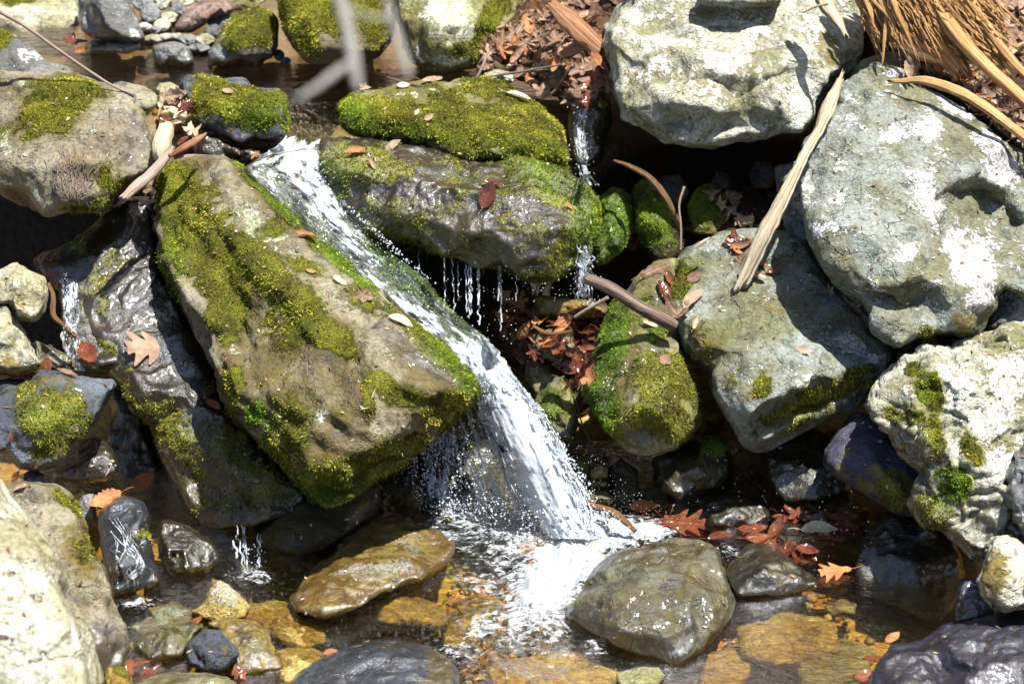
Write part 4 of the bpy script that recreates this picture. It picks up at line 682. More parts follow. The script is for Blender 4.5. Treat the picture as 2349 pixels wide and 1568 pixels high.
for k, (pl, D_, st, mo_, lb) in enumerate([("1580,470 1600,430 1640,420 1665,450 1670,500 1640,540 1590,535", 5.3, 'olive', [(1610,480,50,50,0,.9)], 'mossy stone covered by fallen leaves inside the hollow'),
    ("1634,415 1645,395 1668,398 1687,420 1680,440 1640,440", 5.5, 'grey', [], 'grey pointed stone inside the hollow'), ("1718,400 1735,372 1765,372 1778,400 1770,430 1725,430", 5.6, 'grey', [], 'dark round stone deepest in the hollow'),
    ("1725,470 1745,445 1770,448 1778,480 1760,505 1730,500", 5.42, 'pale', [(1745,460,20,20,0,.6)], 'stone with yellow specks beside the wooden stake'), ("1780,380 1840,370 1880,440 1875,540 1840,560 1800,520 1785,440", 5.2, 'green', [], 'olive rock in shade left of the great green-grey boulder'),
    ("1500,440 1520,405 1560,400 1580,440 1560,470 1510,470", 5.55, 'grey', [], 'dark stone at the back of the hollow by the curved branch'), ("1690,450 1700,430 1725,432 1728,470 1700,480", 5.5, 'grey', [], 'small dark stone at the mouth of the hollow'),
    ("1228,681 1258,678 1316,688 1367,692 1397,708 1386,728 1312,730 1236,724", 5.12, 'amber', [], 'flat amber rock under the small trickling fall'), ("1217,765 1258,750 1294,735 1312,757 1320,800 1269,828 1225,815", 5.08, 'olive', [(1260,800,40,20,0,.4)], 'olive rock among wet red leaves, middle of the photo'),
    ("1206,856 1214,823 1258,842 1294,867 1316,911 1325,973 1312,1012 1276,1002 1239,955 1221,900", 5.06, 'olive', [(1270,930,50,70,30,.6)], 'speckled wet rock right behind the waterfall'), ("1300,1062 1330,1048 1352,1062 1350,1090 1305,1098", 5.0, 'dark', [(1325,1070,30,24,0,1)], 'small moss-topped stone right of the waterfall'),
    ("1350,1085 1372,1064 1394,1068 1393,1095 1360,1102", 4.98, 'amber', [], 'small yellow stone right of the waterfall'), ("1328,1112 1345,1100 1392,1102 1390,1116 1340,1122", 4.97, 'olive', [], 'thin flat stone stacked right of the waterfall'),
    ("1325,1135 1345,1118 1390,1128 1412,1145 1395,1156 1340,1155", 4.94, 'olive', [], 'long ridged stone above the brown stick'), ("1395,1075 1425,1050 1462,1080 1468,1130 1440,1155 1400,1140", 5.02, 'dark', [], 'dark round stone under the mossy boulder, right of the waterfall'),
    ("1470,1130 1520,1110 1580,1150 1590,1180 1500,1185", 5.0, 'dark', [], 'dark wet stone behind the brown pool stick'), ("775,1262 778,1248 790,1244 798,1256 792,1270 780,1272", 4.78, 'white', [], 'tiny white stone at the foot of the shadowed boulder'), ("1100,1100 1160,1040 1210,1080 1240,1150 1200,1200 1120,1190", 5.0, 'dark', [], 'black wet rock behind the left edge of the fall'),
    ("358,248 356,205 368,192 392,190 410,200 413,230 400,246 375,252", 5.35, 'pale', [], 'pale greenish stone standing between the two upper left boulders'), ("1110,170 1140,160 1180,168 1176,190 1120,192", 5.45, 'pale', [], 'half-covered pale stone at the foot of the leaf pile'), ("962,1140 1010,1120 1040,1150 1020,1180 970,1180", 4.95, 'dark', [], 'small dark stone in the spray'), ("1255,150 1280,140 1300,160 1290,185 1262,180", 5.5, 'grey', [], 'grey stone peeping out of the leaf pile'),
    ("1860,1180 1885,1172 1900,1195 1890,1220 1865,1215", 4.9, 'green', [], 'green-grey stone among the drowned leaves'), ("2285,1300 2300,1290 2310,1310 2300,1320", 4.5, 'pale', [], 'small pale stone against the yellow rock')]):
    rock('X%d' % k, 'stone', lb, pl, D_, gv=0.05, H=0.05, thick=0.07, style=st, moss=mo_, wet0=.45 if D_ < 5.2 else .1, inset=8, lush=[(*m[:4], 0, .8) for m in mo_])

# ------------------------------------------------------------------ tubes, wood
def spline(pts, n):
    pts = np.asarray(pts, float); m = len(pts)
    if m == 2: t = np.linspace(0, 1, n)[:, None]; return pts[0] * (1 - t) + pts[1] * t
    pp = np.vstack([2 * pts[0] - pts[1], pts, 2 * pts[-1] - pts[-2]]); out = []
    for x in np.linspace(0, m - 1 - 1e-9, n):
        i = int(x); t = x - i; a, b, c, d = pp[i:i + 4]
        out.append(0.5 * ((2 * b) + (c - a) * t + (2 * a - 5 * b + 4 * c - d) * t * t + (3 * b - a - 3 * c + d) * t ** 3))
    return np.array(out)
def tube_np(path, rad, k=8, flat=1.0, seed=0, fib=0.0, lump=0.0, jag=0.0, up=None, cap=True):
    """verts, quads, wuv of a tube along path; flat squashes it, fib grooves it lengthwise, jag splinters both ends"""
    r = np.random.RandomState(seed); n = len(path)
    t = np.gradient(path, axis=0); t /= np.linalg.norm(t, axis=1)[:, None] + 1e-12
    u0 = np.array(up if up is not None else (-FWD)); s = np.cross(t, u0); s /= np.linalg.norm(s, axis=1)[:, None] + 1e-9; b = np.cross(s, t)
    an = np.arange(k) / k * 2 * np.pi; prof = 1 + fib * r.uniform(-1, 1, k); L = np.concatenate([[0], np.cumsum(np.linalg.norm(np.diff(path, axis=0), axis=1))])
    vv = np.empty((n, k, 3)); uv = np.zeros((n, k, 3)); rad = np.broadcast_to(rad, (n,))
    for j in range(k):
        ro = rad * prof[j]
        if lump: ro = ro * (1 + lump * perlin(path * (0.6 / max(rad.max(), 1e-4)) + j * 0.9, seed + 3))
        vv[:, j] = path + (s * np.cos(an[j]) + b * np.sin(an[j]) * flat) * ro[:, None]
        uv[:, j, 0] = L + seed * 0.37; uv[:, j, 1] = min(j, k - j) / k + seed * .1
    if jag:
        e = r.uniform(0, 1, k) * jag
        for j in range(k):
            for q in range(min(4, n // 2)):
                vv[-1 - q, j] += t[-1] * e[j] * (1 - q / 4); vv[q, j] -= t[0] * e[-1 - j] * (1 - q / 4)
    i = np.arange(n - 1)[:, None] * k; j = np.arange(k)[None]
    f = np.stack([(i + j).ravel(), (i + (j + 1) % k).ravel(), (i + k + (j + 1) % k).ravel(), (i + k + j).ravel()], 1)
    v = vv.reshape(-1, 3); w_ = uv.reshape(-1, 3)
    if cap:
        c0, c1 = len(v), len(v) + 1; v = np.vstack([v, path[0] + t[0] * rad[0] * .3, path[-1] - t[-1] * rad[-1] * .3]); w_ = np.vstack([w_, w_[0], w_[-1]])
        jj = np.arange(0, k, 2)
        f = np.vstack([f, np.stack([np.full(len(jj), c0), (jj + 2) % k, (jj + 1) % k, jj], 1), np.stack([np.full(len(jj), c1), (n - 1) * k + jj, (n - 1) * k + (jj + 1) % k, (n - 1) * k + (jj + 2) % k], 1)])
    return v, f, w_
def stick(name, label, pts, mat, cat='stick', parent=None, flat=1.0, k=12, n=40, seed=1, fib=0.08, lump=0.25, jag=0.0, group=None, up=None):
    """pts: (u, v, D, radius in photo units)"""
    p = spline([list(P(a[0], a[1], a[2])) + [a[3] * K * a[2]] for a in pts], n)
    v, f, w_ = tube_np(p[:, :3], p[:, 3], k, flat, seed, fib, lump, jag, up)
    o = mesh_np(name, v, f, WOODM[mat], parent=parent, attrs={'wuv': w_}, origin=(np.array(parent['_o']) if parent is not None else None))
    if parent is None:
        tag(o, label, cat, group)
    elif label: o['label'] = label
    return o
def join(parts):
    vs, fs, us, b = [], [], [], 0
    for v, f, u in parts: vs.append(v); fs.append(f + b); us.append(u); b += len(v)
    return np.vstack(vs), np.vstack(fs), np.vstack(us)
def D_on(u, v, keys=None, off=0.0, default=5.0):
    h = hit(u, v, keys)
    return (proj(np.array([h[0]]))[2][0] if h else default) - off
# ------------------------------------------------------------------ leaf litter mounds (before leaves)
STYLES['litter'] = dict(a=(0.05, 0.025, 0.012), b=(0.12, 0.06, 0.03), c=(0.02, 0.012, 0.008), lich=(0.1, 0.05, 0.02))
def mound(key, outline, D, gv, H, thick, label):
    o = rock(key, 'leaf_litter', label, outline, D, gv=gv, H=H, thick=thick, style='litter', vox=0.009, facet=.3, amp=2, cat='leaf litter'); o['kind'] = 'stuff'; return o
mound('LP1', "1105,172 1098,120 1130,70 1180,40 1240,-20 1420,-40 1440,40 1400,140 1412,200 1395,235 1340,245 1300,228 1250,205 1170,180", 5.60, 0.09, 0.07, 0.15, "dark rotting litter under the leaf pile at the top centre")
mound('LP2', "1975,60 2040,90 2060,120 2090,160 2140,190 2240,250 2349,330 2560,460 2560,-120 1960,-120", 5.36, 0.13, 0.05, 0.2, "dark litter under the brown leaves in the upper right corner")
mound('LP3', "1110,720 1150,680 1250,690 1390,700 1410,760 1380,830 1350,930 1320,950 1290,860 1220,840 1160,810", 5.16, 0.05, 0.04, 0.1, "wet litter under the red-brown leaves in the middle")
mound('LP5', "1590,470 1640,425 1730,440 1800,470 1850,520 1850,570 1700,560 1600,540", 5.30, 0.12, 0.04, 0.1, "litter on the floor of the hollow")
# ------------------------------------------------------------------ leaves
def leaf_mesh(kind, mat, seed, curl=0.5, stem=True):
    """a leaf one unit long along +x, facing +z"""
    r = np.random.RandomState(seed); V_, F_, U_ = [], [], []
    if kind in ('beech', 'curl', 'oak'):
        n, m = 26, 9
        s = np.linspace(0, 1, n); w = 0.30 * np.sin(np.pi * np.clip(s, 0.0, 1) ** 0.85) ** 0.8
        if kind == 'curl': w = w * 0.8
        if kind == 'beech': w = w * (1 + 0.07 * ((s * 13) % 1 - 0.5) * 2)
        if kind == 'oak': w = w * (1.15 + 0.5 * np.sin(s * 2 * np.pi * 3.3 + 1)) * (0.75 + 0.35 * s)
        for i in range(n):
            for j in range(m):
                t = (j / (m - 1)) * 2 - 1
                ww = w[i] * (1 if t > 0 else (1 + 0.12 * math.sin(i * 1.9 + seed)))
                x = s[i] + (0.22 * abs(t) * ww / 0.3 if kind == 'oak' else 0.05 * abs(t)); V_.append((x, t * ww, 0)); U_.append((s[i], t * 0.5, 0))
        for i in range(n - 1):
            for j in range(m - 1):
                a = i * m + j; F_.append((a, a + m, a + m + 1, a + 1))
    else:                                              # five-pointed leaf
        n, m = 60, 6; a0 = len(V_)
        for j in range(m):
            q = j / (m - 1)
            for i in range(n):
                an = i / n * 2 * np.pi
                lob = abs(1 - 2 * ((an * 2.5 / math.pi) % 1)) ** 1.25; fw = 0.75 + 0.25 * math.cos(an)
                tooth = (1 + 0.08 * math.sin(an * 26 + seed)) * (1 + .22 * math.sin(an * 1.7 + seed * 1.3) + .12 * math.sin(an * 4.1 + seed))
                rr = (0.25 + 0.32 * lob * fw) * tooth * (0.35 if abs(an - math.pi) < 0.12 else 1)
                V_.append((0.42 + q * rr * math.cos(an), q * rr * math.sin(an), 0)); U_.append((0.4 + q * rr * math.cos(an), (((an * 2.5 / np.pi) + .5) % 1 - .5) * q * .9, 0))
        for j in range(m - 1):
            for i in range(n): F_.append((j * n + i, (j + 1) * n + i, (j + 1) * n + (i + 1) % n, j * n + (i + 1) % n))
    v = np.array(V_); u = np.array(U_)
    if stem:
        b = len(v); pth = spline([(0.03, 0, 0.0), (-0.12, 0.02, 0.03), (-0.30, 0.05 * r.randn(), 0.06)], 6)
        if kind == 'maple': pth[:, 0] -= 0.02
        tv, tf, _ = tube_np(pth, 0.011, 4, up=(0, 0, 1), cap=False); v = np.vstack([v, tv]); u = np.vstack([u, np.tile([0.0, 0.0, 0], (len(tv), 1))]); F_ += [tuple(x + b) for x in tf]
    # curl and crumple
    a, c, tw = r.uniform(0.3, 1.4) * curl * r.choice([-1, 1], p=[.25, .75]), r.uniform(-0.5, 1.2) * curl, r.normal() * 0.7 * curl
    if kind == 'curl': a = 2.6 * curl
    y = v[:, 1].copy(); an = y * a * 3.0
    v[:, 1] = np.where(abs(a) > 1e-3, np.sin(an) / (a * 3.0 + 1e-9), y); v[:, 2] += (1 - np.cos(an)) / (abs(a) * 3.0 + 1e-9) * np.sign(a)
    x = v[:, 0] - 0.5; v[:, 2] += c * x * x * 0.6
    th = x * tw; yy = v[:, 1] * np.cos(th) - v[:, 2] * np.sin(th); v[:, 2] = v[:, 1] * np.sin(th) + v[:, 2] * np.cos(th); v[:, 1] = yy
    v[:, 2] += perlin(v * 5 + seed, seed) * 0.09 * curl + perlin(v * 13 + seed, seed + 1) * 0.03 * (0.4 + curl)
    v[:, 0] -= 0.5
    me = bpy.data.meshes.new("leaf"); me.from_pydata([tuple(p) for p in v], [], [tuple(int(i) for i in f) for f in F_]); me.update(); me.shade_smooth()
    at = me.attributes.new('luv', 'FLOAT_VECTOR', 'POINT'); at.data.foreach_set('vector', u.astype(np.float32).ravel())
    me.materials.append(LEAFM[mat]); return me
BANK = {}
def bank(kind, mat, i=0, curl=0.5):
    k = (kind, mat, i, curl)
    if k not in BANK: BANK[k] = leaf_mesh(kind, mat, 11 * i + hash_s(kind + mat) % 97, curl)
    return BANK[k]
def hash_s(s): return sum((i + 3) * ord(c) for i, c in enumerate(s))
def frame(loc, nrm, ang, tilt, size, rnd):
    z = Vector(nrm).normalized()
    z = (z + Vector((rnd.gauss(0, tilt), rnd.gauss(0, tilt), rnd.gauss(0, tilt)))).normalized()
    # heading given in the photo: 0 = to the right, 90 = upwards
    h = Vector(RT) * math.cos(math.radians(ang)) + Vector(UPV) * math.sin(math.radians(ang)); x = (h - z * h.dot(z)).normalized(); y = z.cross(x)
    return Matrix(((x.x, y.x, z.x, loc[0]), (x.y, y.y, z.y, loc[1]), (x.z, y.z, z.z, loc[2]), (0, 0, 0, 1))) @ Matrix.Diagonal((size, size, size, 1))
def leaf(u, v, kind, mat, px, ang, label, group=None, lift=0.006, tilt=0.15, i=0, curl=0.5, plane=None, keys=None, norm=None):
    rnd = random.Random(int(u * 7 + v * 13 + i))
    if plane is not None: D = Dz(v, plane); loc = V(u, v, D); n = Vector((0, 0, 1))
    else:
        h = hit(u, v, keys)
        if h is None: D = 5.2; loc = V(u, v, D); n = Vector((0, -.5, .8))
        else: loc, n = h[0], h[1]; D = proj(np.array([loc]))[2][0]
        if n.dot(Vector(-FWD)) < 0: n = -n
    if norm: n = Vector(norm)
    n = (n + Vector((0, -0.25, 0.35))).normalized()
    o = bpy.data.objects.new("leaf", bank(kind, mat, i, curl)); COL.objects.link(o)
    o.matrix_world = frame(loc + n * lift, n, ang, tilt, px * K * D, rnd)
    tag(o, label, 'leaf', group); return o
ONE = [
 (955,1,0,0,0,0,0)][:0]
SINGLE = [ # u, v, kind, colour, length, heading, label, curl
 (350, 798, 'oak', 'tan', 118, 200, "big pale oak leaf lying flat on the long wet slab, its tip pointing left", .25),
 (486, 934, 'beech', 'orange', 44, 300, "small curled orange leaf low on the long wet slab", .6),
 (703, 545, 'curl', 'orange', 52, 340, "orange rolled leaf on the wedge boulder beside the stream", .7),
 (779, 648, 'curl', 'cream', 48, 305, "thin cream leaf on the wedge boulder, left of the red-brown pair", .7),
 (826, 680, 'maple', 'brown', 58, 200, "red-brown broad leaf lying on the wedge boulder by the stream", .4),
 (918, 738, 'curl', 'cream', 62, 325, "long narrow cream leaf at the stream's edge on the wedge boulder", .5),
 (711, 624, 'beech', 'orange', 26, 20, "tiny orange leaf in the moss of the wedge boulder", .5),
 (325, 1108, 'beech', 'orange', 66, 35, "bright orange toothed leaf above the blue-green wet rock", .2),
 (248, 1148, 'beech', 'orange', 80, 215, "orange-brown curled leaf draped over the top of the blue-green wet rock", .7),
 (215, 1110, 'maple', 'maroon', 50, 100, "dark maroon leaf soaking behind the blue-green wet rock", .4),
 (120, 640, 'beech', 'maroon', 46, 100, "dark purple-brown wet leaf standing beside the pale yellow-white stone", .6),
 (200, 810, 'beech', 'rust', 74, 300, "long wet rust leaf in the little tumble of water on the left", .4),
 (105, 840, 'beech', 'rust', 48, 250, "deep red leaf at the edge of the mossy left boulder", .6),
 (60, 852, 'curl', 'rust', 60, 190, "red-brown rolled leaf between the pale green stone and the mossy left boulder", .6),
 (20, 872, 'curl', 'orange', 54, 170, "orange-red leaf scrap at the left edge below the pale green stone", .7),
 (150, 858, 'beech', 'brown', 50, 10, "brown wet leaf lying in the water above the mossy left boulder", .2),
 (375, 640, 'beech', 'maroon', 44, 100, "purple-brown wet leaf stuck between the long slab and the wedge boulder", .5),
 (30, 1000, 'beech', 'brown', 30, 80, "small pinkish dry leaf on the left edge of the mossy left boulder", .6),
 (50, 1120, 'curl', 'tan', 34, 210, "peach-coloured leaf between blurred boulder and mossy stone", .6),
 (38, 1098, 'curl', 'rust', 40, 250, "rust leaf wedged beside the blurred boulder", .6),
 (820, 352, 'curl', 'orange', 66, 15, "long orange rolled leaf on the top left of the dripping boulder", .6),
 (900, 336, 'beech', 'tan', 50, 5, "tan leaf with toothed rim in the crack between the two mossy boulders", .5),
 (855, 378, 'curl', 'tan', 44, 290, "folded tan leaf in the moss of the dripping boulder", .8),
 (1120, 452, 'beech', 'maroon', 66, 70, "wet purple-brown leaf in the middle of the dripping boulder", .5),
 (1128, 428, 'curl', 'maroon', 50, 340, "dark rolled leaf touching the purple-brown one on the dripping boulder", .6),
 (984, 272, 'beech', 'tan', 26, 30, "little tan leaf in the middle of the upper mossy boulder", .5),
 (957, 262, 'beech', 'cream', 18, 60, "tiny cream leaf left of the little tan one on the upper mossy boulder", .5),
 (1305, 478, 'beech', 'orange', 20, 130, "small orange leaf on the right end of the dripping boulder", .3),
 (1185, 225, 'curl', 'cream', 60, 330, "cream and orange leaf on the back rim of the upper mossy boulder", .6),
 (990, 190, 'beech', 'tan', 50, 10, "tan leaf lying at the back of the upper mossy boulder beside the pool", .5),
 (925, 200, 'beech', 'cream', 30, 0, "pale leaf on the ridge of the upper mossy boulder", .4),
 (838, 205, 'maple', 'cream', 32, 0, "cream crumpled leaf where the upper pool spills over", .8),
 (522, 213, 'beech', 'tan', 28, 340, "tan leaf on the small mossy boulder left of the spill", .5),
 (490, 220, 'beech', 'brown', 14, 0, "tiny brown leaf left of the tan one on the small mossy boulder", .5),
 (588, 355, 'maple', 'orange', 26, 20, "small orange leaf below the small mossy boulder", .5),
 (1592, 637, 'beech', 'brown', 42, 30, "brown oval leaf upright on the top left of the smooth grey-green boulder", .25),
 (1842, 806, 'beech', 'tan', 36, 340, "dry tan leaf near the centre of the smooth grey-green boulder", .4),
 (1527, 828, 'beech', 'tan', 44, 315, "tan oval leaf on the right side of the green mossy boulder", .3),
 (1560, 722, 'maple', 'brown', 84, 60, "large brown leaf folded over the end of the fallen stick", .6),
 (1590, 690, 'curl', 'tan', 76, 65, "long tan leaf standing up behind the end of the fallen stick", .5),
 (1518, 668, 'beech', 'maroon', 60, 280, "maroon leaf in the crack left of the smooth grey-green boulder", .6),
 (1533, 640, 'curl', 'rust', 46, 280, "rust leaf above the maroon one left of the smooth grey-green boulder", .6),
 (1500, 625, 'oak', 'brown', 74, 30, "orange-brown leaf arched over the top of the green mossy boulder", .8),
 (1600, 745, 'curl', 'cream', 34, 70, "narrow cream leaf right of the fallen stick's end", .7),
 (1490, 745, 'curl', 'cream', 38, 330, "cream leaf scrap under the fallen stick", .7),
 (1685, 560, 'maple', 'maroon', 58, 170, "dark red leaf behind the foot of the wooden stake", .4),
 (1700, 600, 'maple', 'brown', 64, 60, "brown curled leaf left of the foot of the wooden stake", .9),
 (1745, 610, 'maple', 'orange', 44, 20, "yellow-orange leaf right of the foot of the wooden stake", .6),
 (1775, 628, 'curl', 'rust', 44, 10, "rust leaf lying right of the wooden stake on the grey-green boulder", .6),
 (1725, 635, 'curl', 'tan', 60, 350, "tan leaf under the very tip of the wooden stake", .7),
 (1905, 645, 'maple', 'rust', 46, 300, "rust leaf at the upper end of the seam between the two grey-green boulders", .7),
 (1935, 690, 'curl', 'brown', 50, 310, "brown leaf halfway down the seam between the two grey-green boulders", .7),
 (1955, 712, 'curl', 'tan', 50, 300, "pale leaf low in the seam between the two grey-green boulders", .6),
 (1978, 738, 'curl', 'brown', 44, 290, "small brown leaf at the foot of the seam between the grey-green boulders", .6),
 (1902, 672, 'maple', 'tan', 32, 260, "crumpled greyish leaf beside the seam of the grey-green boulders", .9),
 (2061, 808, 'curl', 'brown', 34, 80, "brown leaf wedged where three boulders meet on the right", .5),
 (1910, 1000, 'beech', 'brown', 36, 350, "small brown leaf under the smooth grey-green boulder", .4),
 (2175, 1057, 'beech', 'brown', 30, 40, "pink-brown leaf on the white boulder above the green moss tuft", .4),
 (1698, 1065, 'maple', 'rust', 66, 100, "shining wet rust leaf hanging between two dark blocks", .6),
 (1640, 985, 'maple', 'rust', 60, 130, "dark rust leaf under the green mossy boulder", .5),
 (2358, 1360, 'curl', 'tan', 40, 120, "tan leaf on the knobbly yellow-green rock", .6)]
for k, a in enumerate(SINGLE):
    leaf(a[0], a[1], a[2], a[3], a[4], a[5], a[6], i=k, curl=a[7])
FLOAT = [(1918, 1312, 'oak', 'orange', 78, 200, "vivid orange leaf alone on the dark water at the right", .15), (1930, 1195, 'maple', 'rust', 84, 160, "broad rust-orange leaf among the drowned leaves, right end", .2),
 (1875, 1217, 'curl', 'cream', 86, 350, "narrow cream-yellow leaf floating among the drowned leaves", .4), (1830, 1180, 'maple', 'maroon', 60, 80, "violet-brown leaf left of the broad rust one", .3),
 (1560, 1205, 'oak', 'rust', 110, 350, "large veined rust leaf floating just behind the flat-topped boulder", .2), (1475, 1165, 'beech', 'orange', 70, 10, "orange leaf floating behind the brown pool stick", .3),
 (1650, 1235, 'beech', 'maroon', 64, 30, "maroon leaf lying between two dark rocks and the flat-topped boulder", .4), (1800, 1265, 'maple', 'maroon', 76, 90, "dark red leaf standing in the water, middle of the drowned leaves", .5),
 (1780, 1220, 'curl', 'rust', 70, 70, "rust leaf on edge beside the dark red one", .5), (1850, 1265, 'beech', 'maroon', 56, 330, "maroon leaf under the green-grey stone in the water", .3),
 (1900, 1240, 'curl', 'maroon', 74, 5, "long maroon leaf below the cream one", .3), (1735, 1235, 'beech', 'rust', 60, 20, "wet rust leaf against the low dark rock", .3),
 (445, 1438, 'curl', 'orange', 58, 35, "orange leaf lying over the wet olive stone, bottom left", .4), (572, 1426, 'beech', 'maroon', 24, 0, "tiny pink-brown leaf on the yellow-green wet boulder", .4),
 (545, 1545, 'maple', 'rust', 52, 100, "rust leaf standing at the bottom edge left of centre", .6), (300, 1530, 'maple', 'rust', 70, 20, "drowned rust leaf behind the bottom left stones", .3), (345, 1545, 'maple', 'maroon', 50, 60, "drowned maroon leaf behind the bottom left stones", .3),
 (757, 1500, 'beech', 'orange', 34, 30, "small orange leaf on the gravel in the pool", .2), (1222, 1295, 'beech', 'rust', 34, 330, "rust leaf riding in the foam", .5), (2012, 1520, 'beech', 'rust', 96, 60, "brown leaf leaning on the violet-black boulder, bottom right", .4),
 (2045, 1470, 'curl', 'orange', 56, 60, "small orange leaf tip at the rim of the violet-black boulder", .5), (1985, 1555, 'beech', 'rust', 60, 20, "drowned red leaf at the bottom edge, right", .3), (1465, 1560, 'beech', 'tan', 56, 10, "pale leaf on the stone at the bottom edge below the flat-topped boulder", .4),
 (890, 1187, 'curl', 'orange', 30, 20, "small orange wood-like leaf scrap in the shadow beside the golden boulder", .6), (170, 99, 'maple', 'maroon', 56, 20, "dark brown wet leaf lying in the upper pool left of the white flat stone", .6), (185, 120, 'curl', 'orange', 32, 10, "orange leaf at the waterline of the upper pool", .5), (320, 85, 'maple', 'brown', 40, 60, "brown leaf against the light edge of the dark slab", .7),
 (765, 155, 'curl', 'orange', 34, 0, "orange leaf floating on the upper pool below the streaked boulder", .3)]
for k, a in enumerate(FLOAT):
    leaf(a[0], a[1], a[2], a[3], a[4], a[5], a[6], i=60 + k, curl=a[7], plane=(0.006 if a[1] > 700 else ZUP + 0.006), tilt=0.25 if a[7] > .35 else .06)
def inpoly(x, y, poly):
    c = False; n = len(poly)
    for i in range(n):
        x1, y1 = poly[i]; x2, y2 = poly[(i + 1) % n]
        if (y1 > y) != (y2 > y) and x < (x2 - x1) * (y - y1) / (y2 - y1) + x1: c = not c
    return c
def pile(poly, n, px, mats, label, group, seed, keys=None, lift=(0.0, 0.02), tilt=.5, plane=None, stuff=None, curl=(.5, .9)):
    r = random.Random(seed); k = 0; kinds = ['oak', 'beech', 'maple', 'curl', 'maple', 'beech']
    xs = [p[0] for p in poly]; ys = [p[1] for p in poly]; out = []
    while k < n:
        u, v = r.uniform(min(xs), max(xs)), r.uniform(min(ys), max(ys))
        if not inpoly(u, v, poly): continue
        k += 1; m = r.choice(mats)
        if stuff is None:
            o = leaf(u, v, r.choice(kinds), m, px * r.uniform(.7, 1.25), r.uniform(0, 360), label, group, lift=r.uniform(*lift), tilt=tilt, i=200 + r.randint(0, 3), curl=r.choice(curl), plane=plane, keys=keys)
        else:
            h = hit(u, v, keys)
            if not h: continue
            D = proj(np.array([h[0]]))[2][0]; nn = h[1] if h[1].dot(Vector(-FWD)) > 0 else -h[1]
            M_ = frame(h[0] + nn * r.uniform(*lift), (nn + Vector((0, -.2, .4))).normalized(), r.uniform(0, 360), tilt, px * r.uniform(.5, 1.1) * K * D, r)
            out.append((M_, bank(r.choice(kinds), m, 200 + r.randint(0, 3), r.choice(curl)), m))
    if stuff:
        for mt in sorted(set(x[2] for x in out)):
            bm = bmesh.new()
            for M_, me, m in out:
                if m != mt: continue
                a = len(bm.verts); bm.from_mesh(me); bm.verts.ensure_lookup_table()
                for q in bm.verts[a:]: q.co = M_ @ q.co
            me = bpy.data.meshes.new("leaf_litter"); bm.to_mesh(me); bm.free(); me.shade_smooth()
            if not me.materials: me.materials.append(LEAFM[mt])
            o = bpy.data.objects.new("leaf_litter", me); COL.objects.link(o); tag(o, stuff, 'leaf litter', kind='stuff')
A1 = [(1110,165),(1110,120),(1140,80),(1190,50),(1250,20),(1300,30),(1380,70),(1400,140),(1405,200),(1390,235),(1330,235),(1270,210),(1200,180)]
A1b = [(1300,10),(1400,-10),(1420,20),(1385,60),(1330,40)]
A2 = [(2070,175),(2075,120),(2120,95),(2200,120),(2290,190),(2349,250),(2360,330),(2250,250),(2160,200)]
A2b = [(2215,-10),(2370,-10),(2370,180),(2330,140),(2270,60)]
A3 = [(1135,720),(1180,680),(1230,730),(1300,740),(1390,735),(1395,770),(1370,830),(1340,900),(1310,880),(1300,820),(1215,840),(1160,800)]
A4 = [(1520,1195),(1600,1190),(1700,1225),(1760,1195),(1800,1175),(1960,1190),(1960,1235),(1880,1280),(1790,1270),(1690,1255),(1560,1235)]
A5 = [(1632,440),(1660,430),(1725,470),(1735,520),(1690,520),(1640,490)]
pile(A1, 260, 42, ['tan', 'brown', 'brown'], '', '', 1, keys=('LP1', 'M5', 'T1', 'B8'), stuff="brown dead leaves matted under the pile at the top centre", lift=(-.005, .012))
pile(A2 + [], 240, 46, ['tan', 'brown', 'rust'], '', '', 2, keys=('LP2', 'T2'), stuff="brown dead leaves matted below the splintered log", lift=(-.005, .012))
pile(A2b, 110, 44, ['tan', 'brown'], '', '', 3, keys=('LP2',), stuff="brown dead leaves matted in the upper right corner", lift=(-.005, .012))
pile(A3, 120, 40, ['rust', 'maroon', 'brown'], '', '', 4, stuff="wet red-brown leaves matted in the middle below the dripping boulder", lift=(-.005, .01))
pile(A1, 62, 52, ['tan', 'brown', 'tan', 'brown', 'orange'], "dry brown leaf in the heap between the white-patched and the massive pale boulder", "dry leaves heaped at the top centre", 5, lift=(.008, .035))
pile(A1b, 10, 50, ['brown'], "dark brown leaf in the shaded top of the heap beside the massive pale boulder", "shaded leaves at the top of the heap", 15, lift=(.008, .03))
pile(A2, 46, 54, ['tan', 'brown', 'orange', 'brown'], "curled dry leaf below the splintered log, on the great green-grey boulder", "dry leaves below the splintered log", 6, lift=(.008, .03))
pile(A2b, 40, 52, ['tan', 'brown', 'tan'], "dry leaf on the slope in the upper right corner above the splintered log", "dry leaves in the upper right corner", 7, lift=(.008, .03))
pile(A3, 34, 52, ['rust', 'orange', 'maroon', 'rust'], "wet red-brown leaf caught among the stones below the dripping boulder", "wet leaves below the dripping boulder", 8, lift=(.006, .03))
pile(A4, 16, 60, ['rust', 'maroon', 'rust'], "dark drowned leaf in the shallow water behind the flat-topped boulder", "drowned leaves at the right of the pool", 9, plane=0.002, tilt=.12, lift=(0, .006), curl=(.3,))
pile(A5, 16, 42, ['tan', 'cream', 'brown'], "pale dry leaf piled on the stones inside the dark hollow", "dry leaves inside the hollow", 10, lift=(.006, .02))
pile([(1640,530),(1740,540),(1720,590),(1660,580)], 7, 40, ['rust', 'brown', 'orange'], "brown leaf scrap tucked behind the foot of the wooden stake", "leaf scraps at the foot of the stake", 12, lift=(.004, .015))
pile([(1340,190),(1390,180),(1400,260),(1340,250)], 10, 44, ['brown', 'maroon', 'rust'], "dark wet leaf hanging over the small trickle beside the massive pale boulder", "wet leaves above the trickle", 13, lift=(.006, .03))
